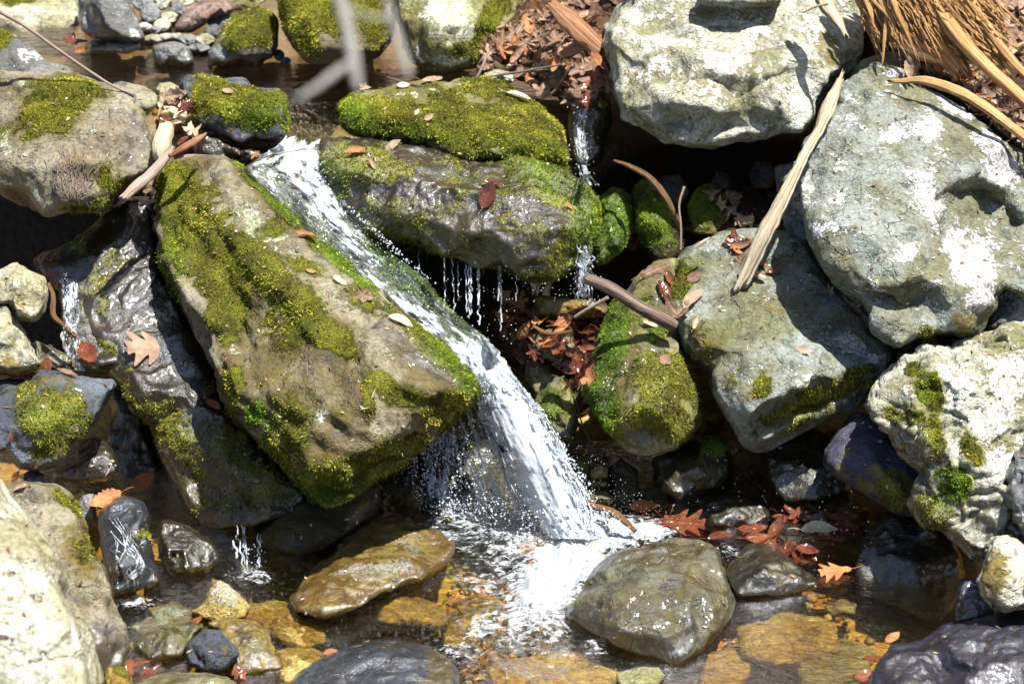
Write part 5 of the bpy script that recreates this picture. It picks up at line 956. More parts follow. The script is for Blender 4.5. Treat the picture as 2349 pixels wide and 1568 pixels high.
pile([(345,190),(370,180),(420,240),(440,300),(470,330),(420,360),(385,350),(370,280)], 17, 48, ['tan', 'brown', 'maroon', 'cream'], "dry leaf jammed in the cleft between the two upper left boulders", "leaves jammed in the upper left cleft", 14, lift=(.01, .06))
pile([(345,430),(365,390),(385,395),(372,470),(352,490)], 6, 44, ['tan', 'brown'], "shrivelled brown leaf hanging down the left side of the wedge boulder", "shrivelled leaves on the wedge boulder", 16, lift=(.006, .03))
pile([(1360,700),(1400,700),(1360,900),(1320,930),(1330,850)], 9, 48, ['rust', 'orange', 'maroon'], "long wet leaf hanging down beside the green mossy boulder", "leaves hanging beside the green mossy boulder", 17, lift=(.01, .04))
# ------------------------------------------------------------------ wood
stick('stake', "long bleached splintered stake leaning between the two grey-green boulders", [(1922,196,5.02,7),(1902,245,4.99,15),(1878,300,4.97,10),(1848,352,4.94,10),(1820,410,4.92,12),(1785,480,4.91,15),(1750,550,4.91,17),(1712,628,4.92,15)], 'bleached', 'stake', flat=.45, k=26, n=90, seed=3, fib=.4, lump=.4, jag=.05)
stick('stick', "thick dark fallen stick with a pale worn stripe, lying on the green mossy boulder", [(1343,638,4.86,13),(1400,662,4.86,15),(1460,700,4.87,15),(1520,732,4.88,17),(1548,748,4.89,14)], 'bark', seed=5, lump=.12, k=14)
stick('stick', "thin pale stick lying behind the thick dark fallen one", [(1318,728,5.0,4),(1350,708,4.98,4.5),(1395,682,4.96,4)], 'twig', seed=6)
stick('branch', "curved brown branch hanging in the dark hollow", [(1408,368,5.16,3),(1445,382,5.14,6),(1490,408,5.12,7),(1525,450,5.11,8),(1548,495,5.12,7),(1560,520,5.14,5)], 'wetbrown', 'branch', seed=7)
stick('twig', "thin grey upright twig in front of the hollow", [(1570,428,5.1,3),(1558,470,5.1,2.6),(1562,520,5.1,2.6),(1562,575,5.1,2.6)], 'twig', 'twig', seed=8)
stick('stick', "brown stick slanting into the foam, right of the waterfall", [(1322,1146,4.84,7),(1360,1160,4.82,8),(1400,1172,4.80,9),(1430,1192,4.79,8),(1458,1218,4.78,5)], 'wetbrown', seed=9)
stick('root', "dark crooked root in the tumble of water on the left", [(112,650,4.88,4),(122,680,4.86,6),(122,722,4.85,7),(145,745,4.84,5),(175,772,4.84,6)], 'wetbrown', 'root', seed=10)
stick('twig', "long thin pinkish twig crossing the upper left corner", [(-60,-5,5.0,4.5),(0,28,5.03,4.5),(60,62,5.06,4.2),(130,112,5.09,4),(200,160,5.12,3.6),(255,195,5.13,3.2),(308,218,5.13,2)], 'twig', 'twig', seed=11, n=60)
stick('stick', "short broken stick with torn bark jammed in the upper left cleft", [(284,455,4.93,9),(310,430,4.95,12),(345,402,4.98,12),(380,362,5.0,9),(395,340,5.05,5)], 'twig', seed=12, jag=.012, lump=.3)
stick('driftwood', "yellowish knobbly chunk of driftwood standing in the upper left cleft", [(372,368,5.02,13),(368,345,5.02,17),(374,318,5.04,20),(382,300,5.06,20),(385,288,5.08,10)], 'bleached', 'driftwood', seed=13, lump=.5, k=16)
stick('stick', "torn brown stick lying on the leaves over the upper left cleft", [(395,355,5.0,5),(420,340,5.0,8),(450,322,5.02,8),(468,310,5.04,4)], 'rust', seed=14, jag=.01)
stick('plank', "rotten red-brown plank leaning on the leaf heap at the top centre", [(1268,12,5.42,12),(1300,42,5.40,22),(1335,75,5.38,24),(1372,108,5.37,18)], 'rust', 'plank', flat=.35, k=18, seed=15, fib=.2, jag=.02)
stick('plank', "dark broken piece of rotten wood below the plank in the leaf heap", [(1285,128,5.42,8),(1320,112,5.40,15),(1352,100,5.39,10)], 'rust', 'plank', flat=.4, k=14, seed=16, fib=.2, jag=.01)
stick('twig', "thin dark twig along the near shore of the leaf heap", [(1090,185,5.42,3),(1150,172,5.40,3),(1210,162,5.40,3),(1290,148,5.40,2)], 'bark', 'twig', seed=17)
stick('twig', "short grey twig slanting up at the left foot of the leaf heap", [(1092,182,5.4,3),(1108,150,5.4,3),(1118,122,5.42,2)], 'twig', 'twig', seed=18)
stick('twig', "little brown twig on the back of the upper mossy boulder", [(888,178,5.36,2),(930,190,5.36,3),(975,200,5.34,3)], 'bark', 'twig', seed=19)
stick('twig', "thin dark twig hanging over the stones right of the waterfall", [(1322,920,4.98,1.5),(1335,970,4.97,1.8),(1352,1010,4.96,1.8),(1358,1070,4.95,1.5)], 'bark', 'twig', seed=20)
stick('twig', "forked brown twig among the wet red leaves in the middle", [(1222,748,5.0,4),(1260,765,4.99,5),(1310,760,5.0,4)], 'wetbrown', 'twig', seed=21)
stick('twig', "dark twig on the leaves below the splintered log", [(2160,118,5.15,3),(2210,135,5.12,3),(2265,150,5.12,2)], 'bark', 'twig', seed=22)
stick('twig', "short cream wood chip on the rim of the smooth grey-green boulder", [(1595,568,4.97,3),(1612,555,4.97,4),(1628,545,4.98,2)], 'bleached', 'twig', seed=23)
log = stick('splintered_log', "shattered yellow log with long torn strips in the upper right corner", [(2035,-90,5.20,78),(2075,-20,5.18,78),(2115,40,5.16,74),(2155,95,5.14,52),(2185,135,5.13,16)], 'splinter', 'log', flat=.3, k=48, n=70, seed=31, fib=.45, lump=.35, jag=.07)
rs = random.Random(4)
STR = [[(2100,-80,5.14,20),(2150,10,5.12,22),(2200,85,5.10,22),(2260,150,5.09,20),(2310,195,5.08,20),(2370,250,5.08,18),(2460,330,5.08,10)], [(2170,-80,5.13,16),(2225,0,5.11,17),(2275,80,5.10,16),(2330,150,5.09,15),(2400,210,5.09,12),(2480,260,5.08,8)],
       [(1960,-80,5.16,12),(1985,-10,5.14,11),(1998,30,5.13,7),(2003,55,5.13,2)], [(1990,-80,5.13,12),(2020,0,5.12,12),(2045,45,5.11,8),(2055,82,5.11,2)], [(2030,-60,5.11,12),(2055,20,5.10,11),(2080,75,5.10,8),(2098,120,5.10,2)],
       [(2034,20,5.12,4),(2031,75,5.12,6),(2026,135,5.12,3)], [(1975,-60,5.12,6),(2000,-5,5.11,6),(2030,30,5.1,3)]]
for k, s_ in enumerate(STR): stick('splinter', None, [(a[0], a[1], a[2], a[3] * .72) for a in s_], 'splinter', parent=log, flat=.5, k=14, n=50, seed=40 + k, fib=.3, lump=.3, jag=.02)
fb = []
for k in range(620):
    r_ = random.Random(500 + k); a = r_.uniform(0, 1); u0 = 1975 + a * 290 + r_.gauss(0, 8); v0 = r_.uniform(-60, 40) + max(0, a - .3) * r_.uniform(0, 160); L_ = r_.uniform(40, 130); an = 1.15 - a * .35 + r_.gauss(0, .12)
    pts = [P(u0 + L_ * t_ * math.cos(an) + r_.gauss(0, 3), v0 + L_ * t_ * math.sin(an), 5.12 - .03 * r_.random() + .04 * (1 - a)) for t_ in (0, .35, .7, 1)]; pp_ = spline(pts, 8)
    fb.append(tube_np(pp_, r_.uniform(.001, .0032) * np.array([.6, .9, 1, 1, .9, .7, .4, .1]), 5, .5, k, .2, cap=False))
v, f, u = join(fb); o = mesh_np('fibres', v, f, WOODM['splinter'], parent=log, attrs={'wuv': u}, origin=np.array(log['_o'])); o['kind'] = 'stuff'
stick('wood_strip', "long torn strip of pale wood lying on top of the great green-grey boulder", [(2068,186,5.06,6),(2120,184,5.05,12),(2190,205,5.03,14),(2250,238,5.02,14),(2310,282,5.01,13),(2370,330,5.0,12),(2440,400,5.0,8)], 'splinter', 'wood', flat=.4, k=16, n=60, seed=60, fib=.3, lump=.3, jag=.03)
stick('wood_strip', "short torn strip of pale wood lying over the top edge of the massive pale boulder", [(1872,-40,5.12,14),(1895,10,5.08,16),(1920,45,5.05,11),(1938,78,5.03,5)], 'bleached', 'wood', flat=.35, k=14, seed=61, fib=.3, jag=.02)
stick('twig', "cream splinter beside the short torn strip on the massive pale boulder", [(1840,30,5.09,2),(1870,16,5.08,3),(1900,8,5.07,2)], 'bleached', 'twig', seed=62)
br = stick('branch', "blurred bare grey branch hanging close to the camera at the top", [(700,-420,1.55,18),(745,-180,1.55,15),(772,-40,1.55,13),(797,60,1.55,12),(808,120,1.55,13),(822,205,1.55,9)], 'greytwig', 'branch', seed=70, lump=.1, n=60)
for k, s_ in enumerate([[(806,145,1.55,8),(770,168,1.55,10),(730,198,1.55,9),(680,228,1.55,6)], [(799,20,1.55,3),(845,38,1.55,4),(880,42,1.57,6),(905,50,1.58,7)], [(860,-120,1.6,5),(885,-10,1.6,5),(905,60,1.6,8),(925,130,1.6,10),(940,175,1.6,6)]]):
    stick('side_twig', None, s_, 'greytwig', parent=br, seed=71 + k, lump=.15)
rt = []
for k in range(46):                                    # pale dry roots
    r_ = random.Random(300 + k); u0 = 165 + r_.gauss(0, 24); v0 = 340 + r_.uniform(-10, 70); pts = []
    for q in range(6):
        u_ = u0 + r_.gauss(0, 4) + q * r_.uniform(-3, 2); v_ = v0 + q * r_.uniform(9, 16); pts.append(P(u_, v_, D_on(u_, v_, ('L1',), 0.003, 5.0)))
    rt.append(tube_np(spline(pts, 14), 0.0009, 4, seed=k, cap=False))
v, f, u = join(rt); mesh_np('dry_roots', v, f, WOODM['twig'], parent=ROCKS['L1'], attrs={'wuv': u}, origin=np.array(ROCKS['L1']['_o']))
# ------------------------------------------------------------------ gravel on the pool bed
gr = np.random.RandomState(9)
def ico(sub=1):
    bm = bmesh.new(); bmesh.ops.create_icosphere(bm, subdivisions=sub, radius=1); v = np.array([x.co for x in bm.verts]); f = np.array([[l.index for l in q.verts] for q in bm.faces]); bm.free(); return v, f
IV, IF = ico(1); IV2, IF2 = ico(2)
def spheres(name, C, R, mat, sub=1, squash=None, **kw):
    v0, f0 = (IV, IF) if sub == 1 else (IV2, IF2); n = len(C)
    sc = np.repeat(R[:, None], 3, 1) if squash is None else R[:, None] * squash
    v = C[:, None, :] + v0[None] * sc[:, None, :]
    if kw.get('jit'): v = C[:, None, :] + v0[None] * sc[:, None, :] * (1 + gr.uniform(-kw['jit'], kw['jit'], (n, len(v0), 1)))
    f = f0[None] + (np.arange(n) * len(v0))[:, None, None]
    at = {k: np.repeat(a, len(v0), 0) for k, a in kw.get('attrs', {}).items()}
    return mesh_np(name, v.reshape(-1, 3), f.reshape(-1, 3), mat, attrs=at, smooth=kw.get('smooth', True))
N = 5200; uu = np.concatenate([gr.uniform(250, 2000, N // 2), gr.normal(860, 90, N // 2)]); vv = np.concatenate([gr.uniform(1190, 1580, N // 2), gr.normal(1450, 45, N // 2)])
Dp = Dz(vv, -0.085); C = P(uu, vv, Dp); C[:, 2] = terr(C[:, 0], C[:, 1]) + 0.004
t = NT("gravel"); a_ = t.attr('tone').outputs['Color']; gm = t.done(t.pbsdf(a_, 0.4, spec=0.5))
pal = np.array([(0.36, 0.22, 0.05), (0.22, 0.13, 0.03), (0.42, 0.33, 0.12), (0.18, 0.16, 0.07), (0.30, 0.15, 0.03), (0.13, 0.10, 0.06)])
g = spheres('gravel', C, gr.uniform(0.004, 0.013, N), gm, 1, squash=gr.uniform(.6, 1.2, (N, 3)) * np.array([1, 1, .6]), jit=.2, attrs={'tone': pal[gr.randint(0, 6, N)] * gr.uniform(.6, 1.3, (N, 1))}, smooth=False)
tag(g, "small amber and brown gravel on the bed of the pool", 'gravel', kind='stuff')
dk = np.random.RandomState(21); CC, TT = [], []
for (u0, u1, v0, v1, n_) in ((1230, 2000, 1040, 1230, 150), (1400, 1800, 430, 570, 60), (60, 360, 1080, 1200, 60), (1130, 1420, 700, 960, 60), (360, 520, 240, 420, 30), (560, 900, 1180, 1290, 40)):
    for _ in range(n_):
        a, b = dk.uniform(u0, u1), dk.uniform(v0, v1); h = GB.ray_cast(Vector(CP), (V(a, b, 1.0) - Vector(CP)).normalized())
        if h[0] is not None: CC.append(np.array(h[0])); TT.append(pal[dk.randint(0, 6)] * dk.uniform(.25, .8))
CC = np.array(CC); n_ = len(CC); sc_ = dk.uniform(.6, 1.2, (n_, 3)) * np.array([1, .9, .6]); R_ = dk.uniform(.010, .030, n_)
v0_ = IV2; vv_ = CC[:, None, :] + v0_[None] * (R_[:, None] * sc_)[:, None, :] * (1 + .22 * perlin((v0_[None] * 1.3 + np.arange(n_)[:, None, None] * 7.3).reshape(-1, 3), 3).reshape(n_, len(v0_), 1) * 2)
ff_ = IF2[None] + (np.arange(n_) * len(v0_))[:, None, None]
g2 = mesh_np('gravel', vv_.reshape(-1, 3), ff_.reshape(-1, 3), gm, attrs={'tone': np.repeat(np.array(TT), len(v0_), 0)}, smooth=False); tag(g2, "small dark wet stones in the gaps between the boulders", 'gravel', kind='stuff')
# crumbs of bark, needles and seed scales scattered over everything
cb = []; ct = []; r_ = random.Random(12)
for k in range(1500):
    a, b = r_.uniform(0, 2349), r_.uniform(150, 1500); h = hit(a, b)
    if h is None or h[1].dot(Vector(-FWD)) < .1 or h[0].z < .01: continue
    n_ = h[1]; t_ = Vector((r_.gauss(0, 1), r_.gauss(0, 1), r_.gauss(0, 1))); t_ = (t_ - n_ * t_.dot(n_)).normalized(); b_ = n_.cross(t_)
    L_ = r_.uniform(.002, .007) * (2.2 if r_.random() < .12 else 1); w_ = r_.uniform(.0006, .0022) if L_ < .008 else .0006; c = h[0] + n_ * .002
    cb.append([c - t_ * L_ - b_ * w_, c + t_ * L_ * .2 - b_ * w_ * 1.6, c + t_ * L_ + n_ * .001, c + b_ * w_ * 1.4 + n_ * .0012]); ct.append(r_.choice([(.30, .17, .09), (.5, .36, .22), (.12, .06, .03), (.62, .5, .34), (.2, .1, .05)]))
cb = np.array([[tuple(x) for x in q] for q in cb]); o = mesh_np('debris', cb.reshape(-1, 3), np.arange(len(cb) * 4).reshape(-1, 4), MOSSM, attrs={'tone': np.repeat(np.array(ct), 4, 0)}, smooth=False, origin=np.zeros(3)); tag(o, "crumbs of bark, needles and leaf scraps strewn over the boulders", 'debris', kind='stuff')
# ------------------------------------------------------------------ water
def gridf(n, m):
    i = (np.arange(n - 1)[:, None] * m + np.arange(m - 1)[None]).ravel(); return np.stack([i, i + 1, i + m + 1, i + m], 1)
def fold(patches, u, v, base=0.0):
    m = np.full(np.shape(u), float(base))
    for p_ in patches: m = np.maximum(m, ell(u, v, p_))
    return m
LOW = water_mat("pool_water", (0.96, 0.86, 0.62), 26, (1, 1.6, 1), 0.004, refl=.6, fa=2.6, foam_col=(0.62, 0.66, 0.70), foamb=.012)
UPP = water_mat("upper_water", (0.86, 0.78, 0.60), 24, (0.7, 2.0, 1), 0.004, refl=2.6)
us = np.arange(-500, 2900, 5.0); vs = np.concatenate([np.arange(1010, 1640, 4.0), np.arange(1640, 2400, 20.0)])
U_, V_ = np.meshgrid(us, vs); u, v = U_.ravel(), V_.ravel(); p = P(u, v, Dz(v, 0.0))
FO = [(1370,1236,150,44,-4,.95),(1300,1235,90,34,0,1.2),(1290,1300,130,72,-35,1.05),(1245,1370,94,64,-20,.92),(1180,1215,130,44,14,.8),(1075,1185,90,40,20,.68),(1180,1290,120,74,20,.55),(1220,1425,120,44,0,.62),(1120,1445,100,42,-20,.52),(1060,1490,90,34,-10,.42),(1180,1470,100,30,0,.42),(1470,1226,70,20,0,1.0),(1010,1225,60,24,30,.5),(312,1384,46,16,0,.78),(590,1322,50,16,0,.5),(1120,1340,100,50,0,.42),(1290,1500,80,24,0,.3),(1680,1265,40,14,0,.5),(1640,1150,60,12,0,.3),(1375,1480,26,30,60,.5),(1190,1540,200,30,0,.22)]
nz = fbm(p * np.array([9, 9, 1]), 77, 4, .6); fm = fold(FO, u, v) + np.where(fold(FO, u, v) > .02, nz * .45, 0)
p[:, 2] += perlin(p * np.array([22, 34, 1]), 5) * 0.0014 + perlin(p * np.array([55, 80, 1]), 6) * 0.0010 + np.clip(fm, 0, 1.2) * (0.008 + 0.075 * np.clip(fbm(p * np.array([16, 16, 1]), 8, 4, .65) + .12, 0, 1))
ring = np.sin(np.hypot(p[:, 0] - P(595, 1325, Dz(1325, 0))[0], p[:, 1] - P(595, 1325, Dz(1325, 0))[1]) * 240) * 0.0012 * fold([(595, 1330, 110, 50)], u, v); p[:, 2] += ring
wl = mesh_np('water', p, gridf(len(vs), len(us)), LOW, attrs={'foam': np.clip(fm, 0, 1.3)}, origin=np.zeros(3)); tag(wl, "clear amber pool with white foam below the waterfall", 'water', kind='structure')
us = np.arange(-600, 1430, 8.0); k_ = 60
front = np.interp(us, [-600, 345, 430, 655, 700, 790, 860, 1000, 1200, 1330, 1430], [215, 215, 215, 232, 236, 240, 228, 215, 222, 236, 200])
tt = np.linspace(0, 1, k_); V_ = front[None] * (1 - tt[:, None]) + 15 * tt[:, None]; U_ = np.broadcast_to(us[None], V_.shape); u, v = U_.ravel(), V_.ravel(); p = P(u, v, Dz(v, ZUP))
p[:, 2] += perlin(p * np.array([14, 30, 1]), 15) * 0.003 + perlin(p * np.array([40, 60, 1]), 16) * 0.001
wu = mesh_np('water', p, gridf(k_, len(us)), UPP, attrs={'foam': np.zeros(len(p))}, origin=np.zeros(3)); tag(wu, "still brown water of the upper pool", 'water', kind='structure')
# the running water: sheets given by rows (left u, v, D, right u, v, D, foam)
def sheet(name, rows, n, m, mat, conform=None, off=0.012, amp=0.006, seed=0, rag=0.0, bulge=0.0, foamf=None, label='', kind='structure', edge=10, stretch=(30, 9), holes=0.0, dD=0.0):
    r = spline(rows, n); s = np.linspace(0, 1, m); S_, T_ = np.meshgrid(s, np.arange(n) / (n - 1))
    jl = perlin(np.stack([np.arange(n) * .35, np.zeros(n), np.zeros(n)], 1), seed + 1) * edge + perlin(np.stack([np.arange(n) * 1.1, np.zeros(n), np.zeros(n)], 1), seed + 2) * edge * .6
    jr = perlin(np.stack([np.arange(n) * .35, np.ones(n) * 9, np.zeros(n)], 1), seed + 1) * edge + perlin(np.stack([np.arange(n) * 1.1, np.ones(n) * 9, np.zeros(n)], 1), seed + 2) * edge * .6
    u = r[:, 0][:, None] * (1 - s) + r[:, 3][:, None] * s + jl[:, None] * (1 - s) ** 5 + jr[:, None] * s ** 5; v = r[:, 1][:, None] * (1 - s) + r[:, 4][:, None] * s
    D = r[:, 2][:, None] * (1 - s) + r[:, 5][:, None] * s - bulge * np.sin(np.pi * s)[None] + dD
    u, v, D = u.ravel(), v.ravel(), D.ravel()
    if conform:
        D2 = np.full(len(D), np.nan)
        for i in range(len(D)):
            h = hit(u[i], v[i], conform)
            if h: D2[i] = proj(np.array([h[0]]))[2][0]
        ok = ~np.isnan(D2) & (np.abs(D2 - D) < 0.25); D = np.where(ok, D2, D)
        Dm = D.reshape(n, m)
        for _ in range(4):
            q = Dm.copy(); q[1:-1] = (Dm[:-2] + Dm[1:-1] * 2 + Dm[2:]) / 4; q[:, 1:-1] = (q[:, :-2] + q[:, 1:-1] * 2 + q[:, 2:]) / 4; Dm = q
        D = Dm.ravel() - off
    fl = np.stack([S_.ravel() * stretch[0], T_.ravel() * stretch[1], np.zeros(len(u))], 1); fl = fl + .5 * np.stack([perlin(fl * .5, seed + 60), perlin(fl * .5, seed + 61), fl[:, 2]], 1)
    h = fbm(fl, seed, 4, .65) + 0.5 * fbm(fl * 3, seed + 4, 3, .6); D = D - amp * h * 2 - amp
    p = P(u, v, D); fo = r[:, 6][:, None] * np.ones(m)[None]
    fo = fo.ravel() + fbm(fl * .6, seed + 9, 4, .6) * 1.3
    if foamf is not None: fo = fo + foamf(u, v)
    f = gridf(n, m); pg = p.reshape(n, m, 3); Wd = np.linalg.norm(pg[:, -1] - pg[:, 0], axis=1).mean(); Ln = np.linalg.norm(np.diff(pg[:, m // 2], axis=0), axis=1).sum()
    flw = np.stack([S_.ravel() * Wd, T_.ravel() * Ln, np.full(len(u), seed * .01)], 1)
    if rag > 0 or holes > 0:
        e = np.minimum(S_, 1 - S_).ravel(); g_ = perlin(fl * 2.2, seed + 30) + .6 * perlin(fl * 6, seed + 31)
        drop = (e < rag * (0.35 + g_)) | (g_ > 1.2 - holes * (0.2 + T_.ravel()))
        f = f[~drop[f].any(1)]
    return mesh_np(name, p, f, mat, attrs={'foam': np.clip(fo, 0, 1.4), 'flow': flw}, origin=np.zeros(3)), p
STR_M = water_mat("stream_water", (0.86, 0.93, 0.82), 30, (1, 1, 1), 0.010, foam_noise=55, refl=.8, fa=3.0, flow=(1, .28, 1))
rows = [(655,226,5.62,790,236,5.62,-.2),(662,246,5.56,790,258,5.56,-.1),(660,280,5.47,772,292,5.47,-.05),(650,320,5.36,752,330,5.36,.2),(600,358,5.22,742,350,5.26,.3),(572,384,5.14,748,395,5.15,.22),(610,430,5.10,776,440,5.08,.2),(680,505,5.05,806,495,5.04,.1),(742,560,5.0,852,548,5.0,.1),(812,622,4.96,910,590,4.96,.1),(866,684,4.93,980,642,4.93,.1),(930,740,4.91,1016,694,4.91,.2),(990,782,4.89,1084,750,4.88,.35),(1056,842,4.87,1136,796,4.86,.65),(1092,892,4.84,1186,868,4.83,1.0)]
band = lambda u, v: 0.12 + fold([(690,360,70,34,20,.55),(730,430,60,30,45,.5),(770,500,80,18,48,.5),(800,560,90,16,48,.3),(960,720,50,18,42,.35),(860,650,60,12,45,.3)], u, v) - fold([(720,260,70,40,0,.3),(760,560,80,20,48,.2),(940,640,90,14,40,.35),(1050,740,60,10,40,.3)], u, v)
st, pst = sheet('stream', rows, 240, 46, STR_M, conform=('SS', 'S1b'), off=.012, amp=.006, seed=500, foamf=band, edge=9, stretch=(8, 36))
tag(st, "rushing clear and white water running down the slab beside the wedge boulder", 'stream', kind='structure')
FALL_M = water_mat("fall_water", (0.93, 0.95, 0.95), 40, (1.6, 1.6, .7), 0.012, foam_noise=50, refl=1.0, fa=3.0, flow=(1, .2, 1))
frow = [(1072,862,4.85,1160,838,4.84,.9),(1084,895,4.83,1198,882,4.81,.9),(1094,940,4.815,1240,935,4.80,.92),(1116,1005,4.81,1278,1003,4.80,.86),(1142,1070,4.81,1310,1060,4.80,.8),(1170,1130,4.815,1342,1120,4.81,.8),(1206,1190,4.82,1370,1188,4.82,.9),(1240,1235,4.82,1390,1235,4.82,1.0)]
wf = []
for k in range(4):
    rw = [(a + (-6, 8, 0, 14)[k] * i / 7, b, c + (.0, .02, -.016, .035)[k], d + (6, -10, -16, 12)[k] * i / 7, e, g_ + (.0, .02, -.016, .035)[k], h + (.35, .2, .1, .0)[k]) for i, (a, b, c, d, e, g_, h) in enumerate(frow)]
    o, _ = sheet('waterfall' if k == 0 else 'water_sheet', rw, 200, 40, FALL_M, amp=.0065, seed=520 + k * 13, rag=.34, bulge=.045, edge=(22, 34, 16, 40)[k], stretch=(9, 4.5), holes=.8 if k else .45)
    if k: o.parent = wf[0]
    wf.append(o)
stl = []
for k in range(150):
    r_ = random.Random(900 + k); s_ = r_.uniform(.02, .96); t0 = r_.uniform(0, .6); t1 = min(1, t0 + r_.uniform(.15, .5)); F = np.array(frow); pts = []
    for t_ in np.linspace(t0, t1, 7):
        x = t_ * (len(frow) - 1); i_ = min(int(x), len(frow) - 2); q = F[i_] * (1 - (x - i_)) + F[i_ + 1] * (x - i_)
        pts.append(P(q[0] * (1 - s_) + q[3] * s_ + r_.gauss(0, 3), q[1] * (1 - s_) + q[4] * s_, 4.80 - .035 * math.sin(math.pi * min(max(s_, 0), 1)) + r_.gauss(0, .012)))
    pth = spline(pts, 40); stl.append(tube_np(pth, r_.uniform(.0008, .0026) * (0.6 + .9 * np.clip(perlin(pth * 60 + k, k) + .2, 0, 1)), 6, seed=k, cap=False))
v, f, u = join(stl); mesh_np('strands', v, f, FALL_M, parent=wf[0], attrs={'foam': np.full(len(v), .62), 'flow': v}, origin=np.zeros(3))
tag(wf[0], "white waterfall shooting off the slab into the pool", 'waterfall')
rw = [(1020,985,4.92,1095,920,4.88,.3),(1040,1040,4.91,1130,1010,4.86,.35),(1060,1100,4.90,1170,1090,4.86,.35),(1070,1160,4.90,1205,1160,4.86,.45),(1070,1205,4.90,1240,1215,4.86,.5)]
o, _ = sheet('water_curtain', rw, 120, 50, FALL_M, amp=.008, seed=600, rag=.2, edge=14, stretch=(16, 4), holes=.6); tag(o, "thin see-through curtain of water left of the white waterfall", 'water')
rw = [(990,1000,4.98,1050,985,4.98,.35),(965,1050,4.96,1070,1050,4.96,.4),(955,1110,4.94,1085,1110,4.94,.45),(975,1160,4.92,1100,1165,4.92,.5),(1010,1195,4.90,1130,1205,4.90,.7)]
o, _ = sheet('water_spray', rw, 90, 50, FALL_M, amp=.012, seed=640, rag=.3, edge=16, stretch=(14, 8), holes=.75); tag(o, "white splashing water over the dark rocks under the wedge boulder's tip", 'water')
# drips and trickles
def strands(label, L, mat, name='water_trickle', rr=(.0012, .0022), wob=3, parts_seed=0):
    out = []
    for k, (u0, v0, u1, v1, D0, D1) in enumerate(L):
        r_ = random.Random(parts_seed + k); n = max(8, int(abs(v1 - v0) / 6)); pts = []
        for q in range(n):
            t_ = q / (n - 1); pts.append(P(u0 + (u1 - u0) * t_ + r_.gauss(0, wob) * .4, v0 + (v1 - v0) * t_, D0 + (D1 - D0) * t_))
        pth = spline(pts, n * 3); rad = r_.uniform(*rr) * (0.7 + 0.5 * np.clip(perlin(pth * 90 + k, k) + .3, 0, 1.5)); out.append(tube_np(pth, rad, 6, seed=k, cap=False))
    v, f, u = join(out); o = mesh_np(name, v, f, mat, attrs={'foam': np.full(len(v), .55), 'flow': v}, origin=v.mean(0)); tag(o, label, 'water'); return o
rd = random.Random(8)
L = [(u_, v0, u_ + rd.gauss(0, 2), v1, D_on(u_, v0 - 8, ('M2',), -.01, 5.05), 5.0) for u_, v0, v1 in [(1020,592,706),(1037,596,712),(1050,602,690),(1068,606,716),(1075,608,730),(1080,610,722),(1096,612,700),(1099,614,745),(1145,610,690),(1150,612,760),(1186,628,690),(960,570,634),(900,562,575),(1147,612,740)]]
strands("row of thin drips falling from the underside of the dripping boulder", L, FALL_M, parts_seed=10)
strands("small white trickle falling at the right end of the dripping boulder", [(1325 + 7 * k, 566 + rd.uniform(-6, 6), 1318 + 8 * k, 695 + rd.uniform(-8, 8), 4.99, 5.02) for k in range(6)] + [(1331 + 4 * k, 575, 1329 + 4 * k, 680, 4.98, 5.0) for k in range(5)], FALL_M, parts_seed=30, rr=(.0016, .003), wob=5)
strands("two thin jets dripping from the bottom tip of the long wet slab", [(545, 1205, 556, 1310, 4.78, 4.73), (553, 1205, 566, 1318, 4.78, 4.73), (560, 1208, 570, 1330, 4.78, 4.72), (538, 1240, 545, 1280, 4.78, 4.74), (592, 1222, 595, 1318, 4.77, 4.72), (593, 1228, 597, 1300, 4.77, 4.72)], FALL_M, parts_seed=50, rr=(.0014, .0026), wob=6)
def on(u_, v_, off=.004, keys=None, d=5.0): return D_on(u_, v_, keys, off, d)
def cling(label, lanes, keys=None, rr=(.0015, .003), seed=0, mat=None):
    out = []
    for k, ln in enumerate(lanes):
        r_ = random.Random(seed + k); q = spline(np.array(ln, float), 24); q[:, 0] += [r_.gauss(0, 3) for _ in range(24)]
        pts = [P(a, b, on(a, b, .003, keys)) for a, b in q]; pts = np.array(pts)
        pts[1:-1] = (pts[:-2] + pts[1:-1] + pts[2:]) / 3; pth = spline(pts, 60); rad = r_.uniform(*rr) * (0.5 + 1.1 * np.clip(perlin(pth * 70 + k, k) + .3, 0, 1.5)); out.append(tube_np(pth, rad, 6, flat=.5, seed=k, cap=False))
    v, f, u = join(out); o = mesh_np('water_trickle', v, f, mat or FALL_M, attrs={'foam': np.full(len(v), .5), 'flow': v}, origin=v.mean(0)); tag(o, label, 'water')
r_ = random.Random(77)
cling("streaks of running water tumbling over the black rock on the left", [[(150 + r_.uniform(-14, 26), 640), (158 + r_.uniform(-14, 24), 720), (160 + r_.uniform(-20, 20), 780), (165 + r_.uniform(-24, 30), 850)] for _ in range(16)], seed=80)
cling("thin shining sheets of water running down the blue-green wet rock", [[(262 + r_.uniform(-14, 70), 1200 + r_.uniform(-20, 60)), (275 + r_.uniform(-14, 60), 1290), (290 + r_.uniform(-24, 40), 1350)] for _ in range(16)], ('L4',), seed=110, rr=(.0008, .0016))
cling("trickle running down the dark wet rock beside the massive pale boulder", [[(1345 + r_.uniform(-12, 8), 240), (1330 + r_.uniform(-12, 12), 300), (1335 + r_.uniform(-14, 14), 380), (1350 + r_.uniform(-20, 20), 425)] for _ in range(14)], seed=140, rr=(.001, .0022))
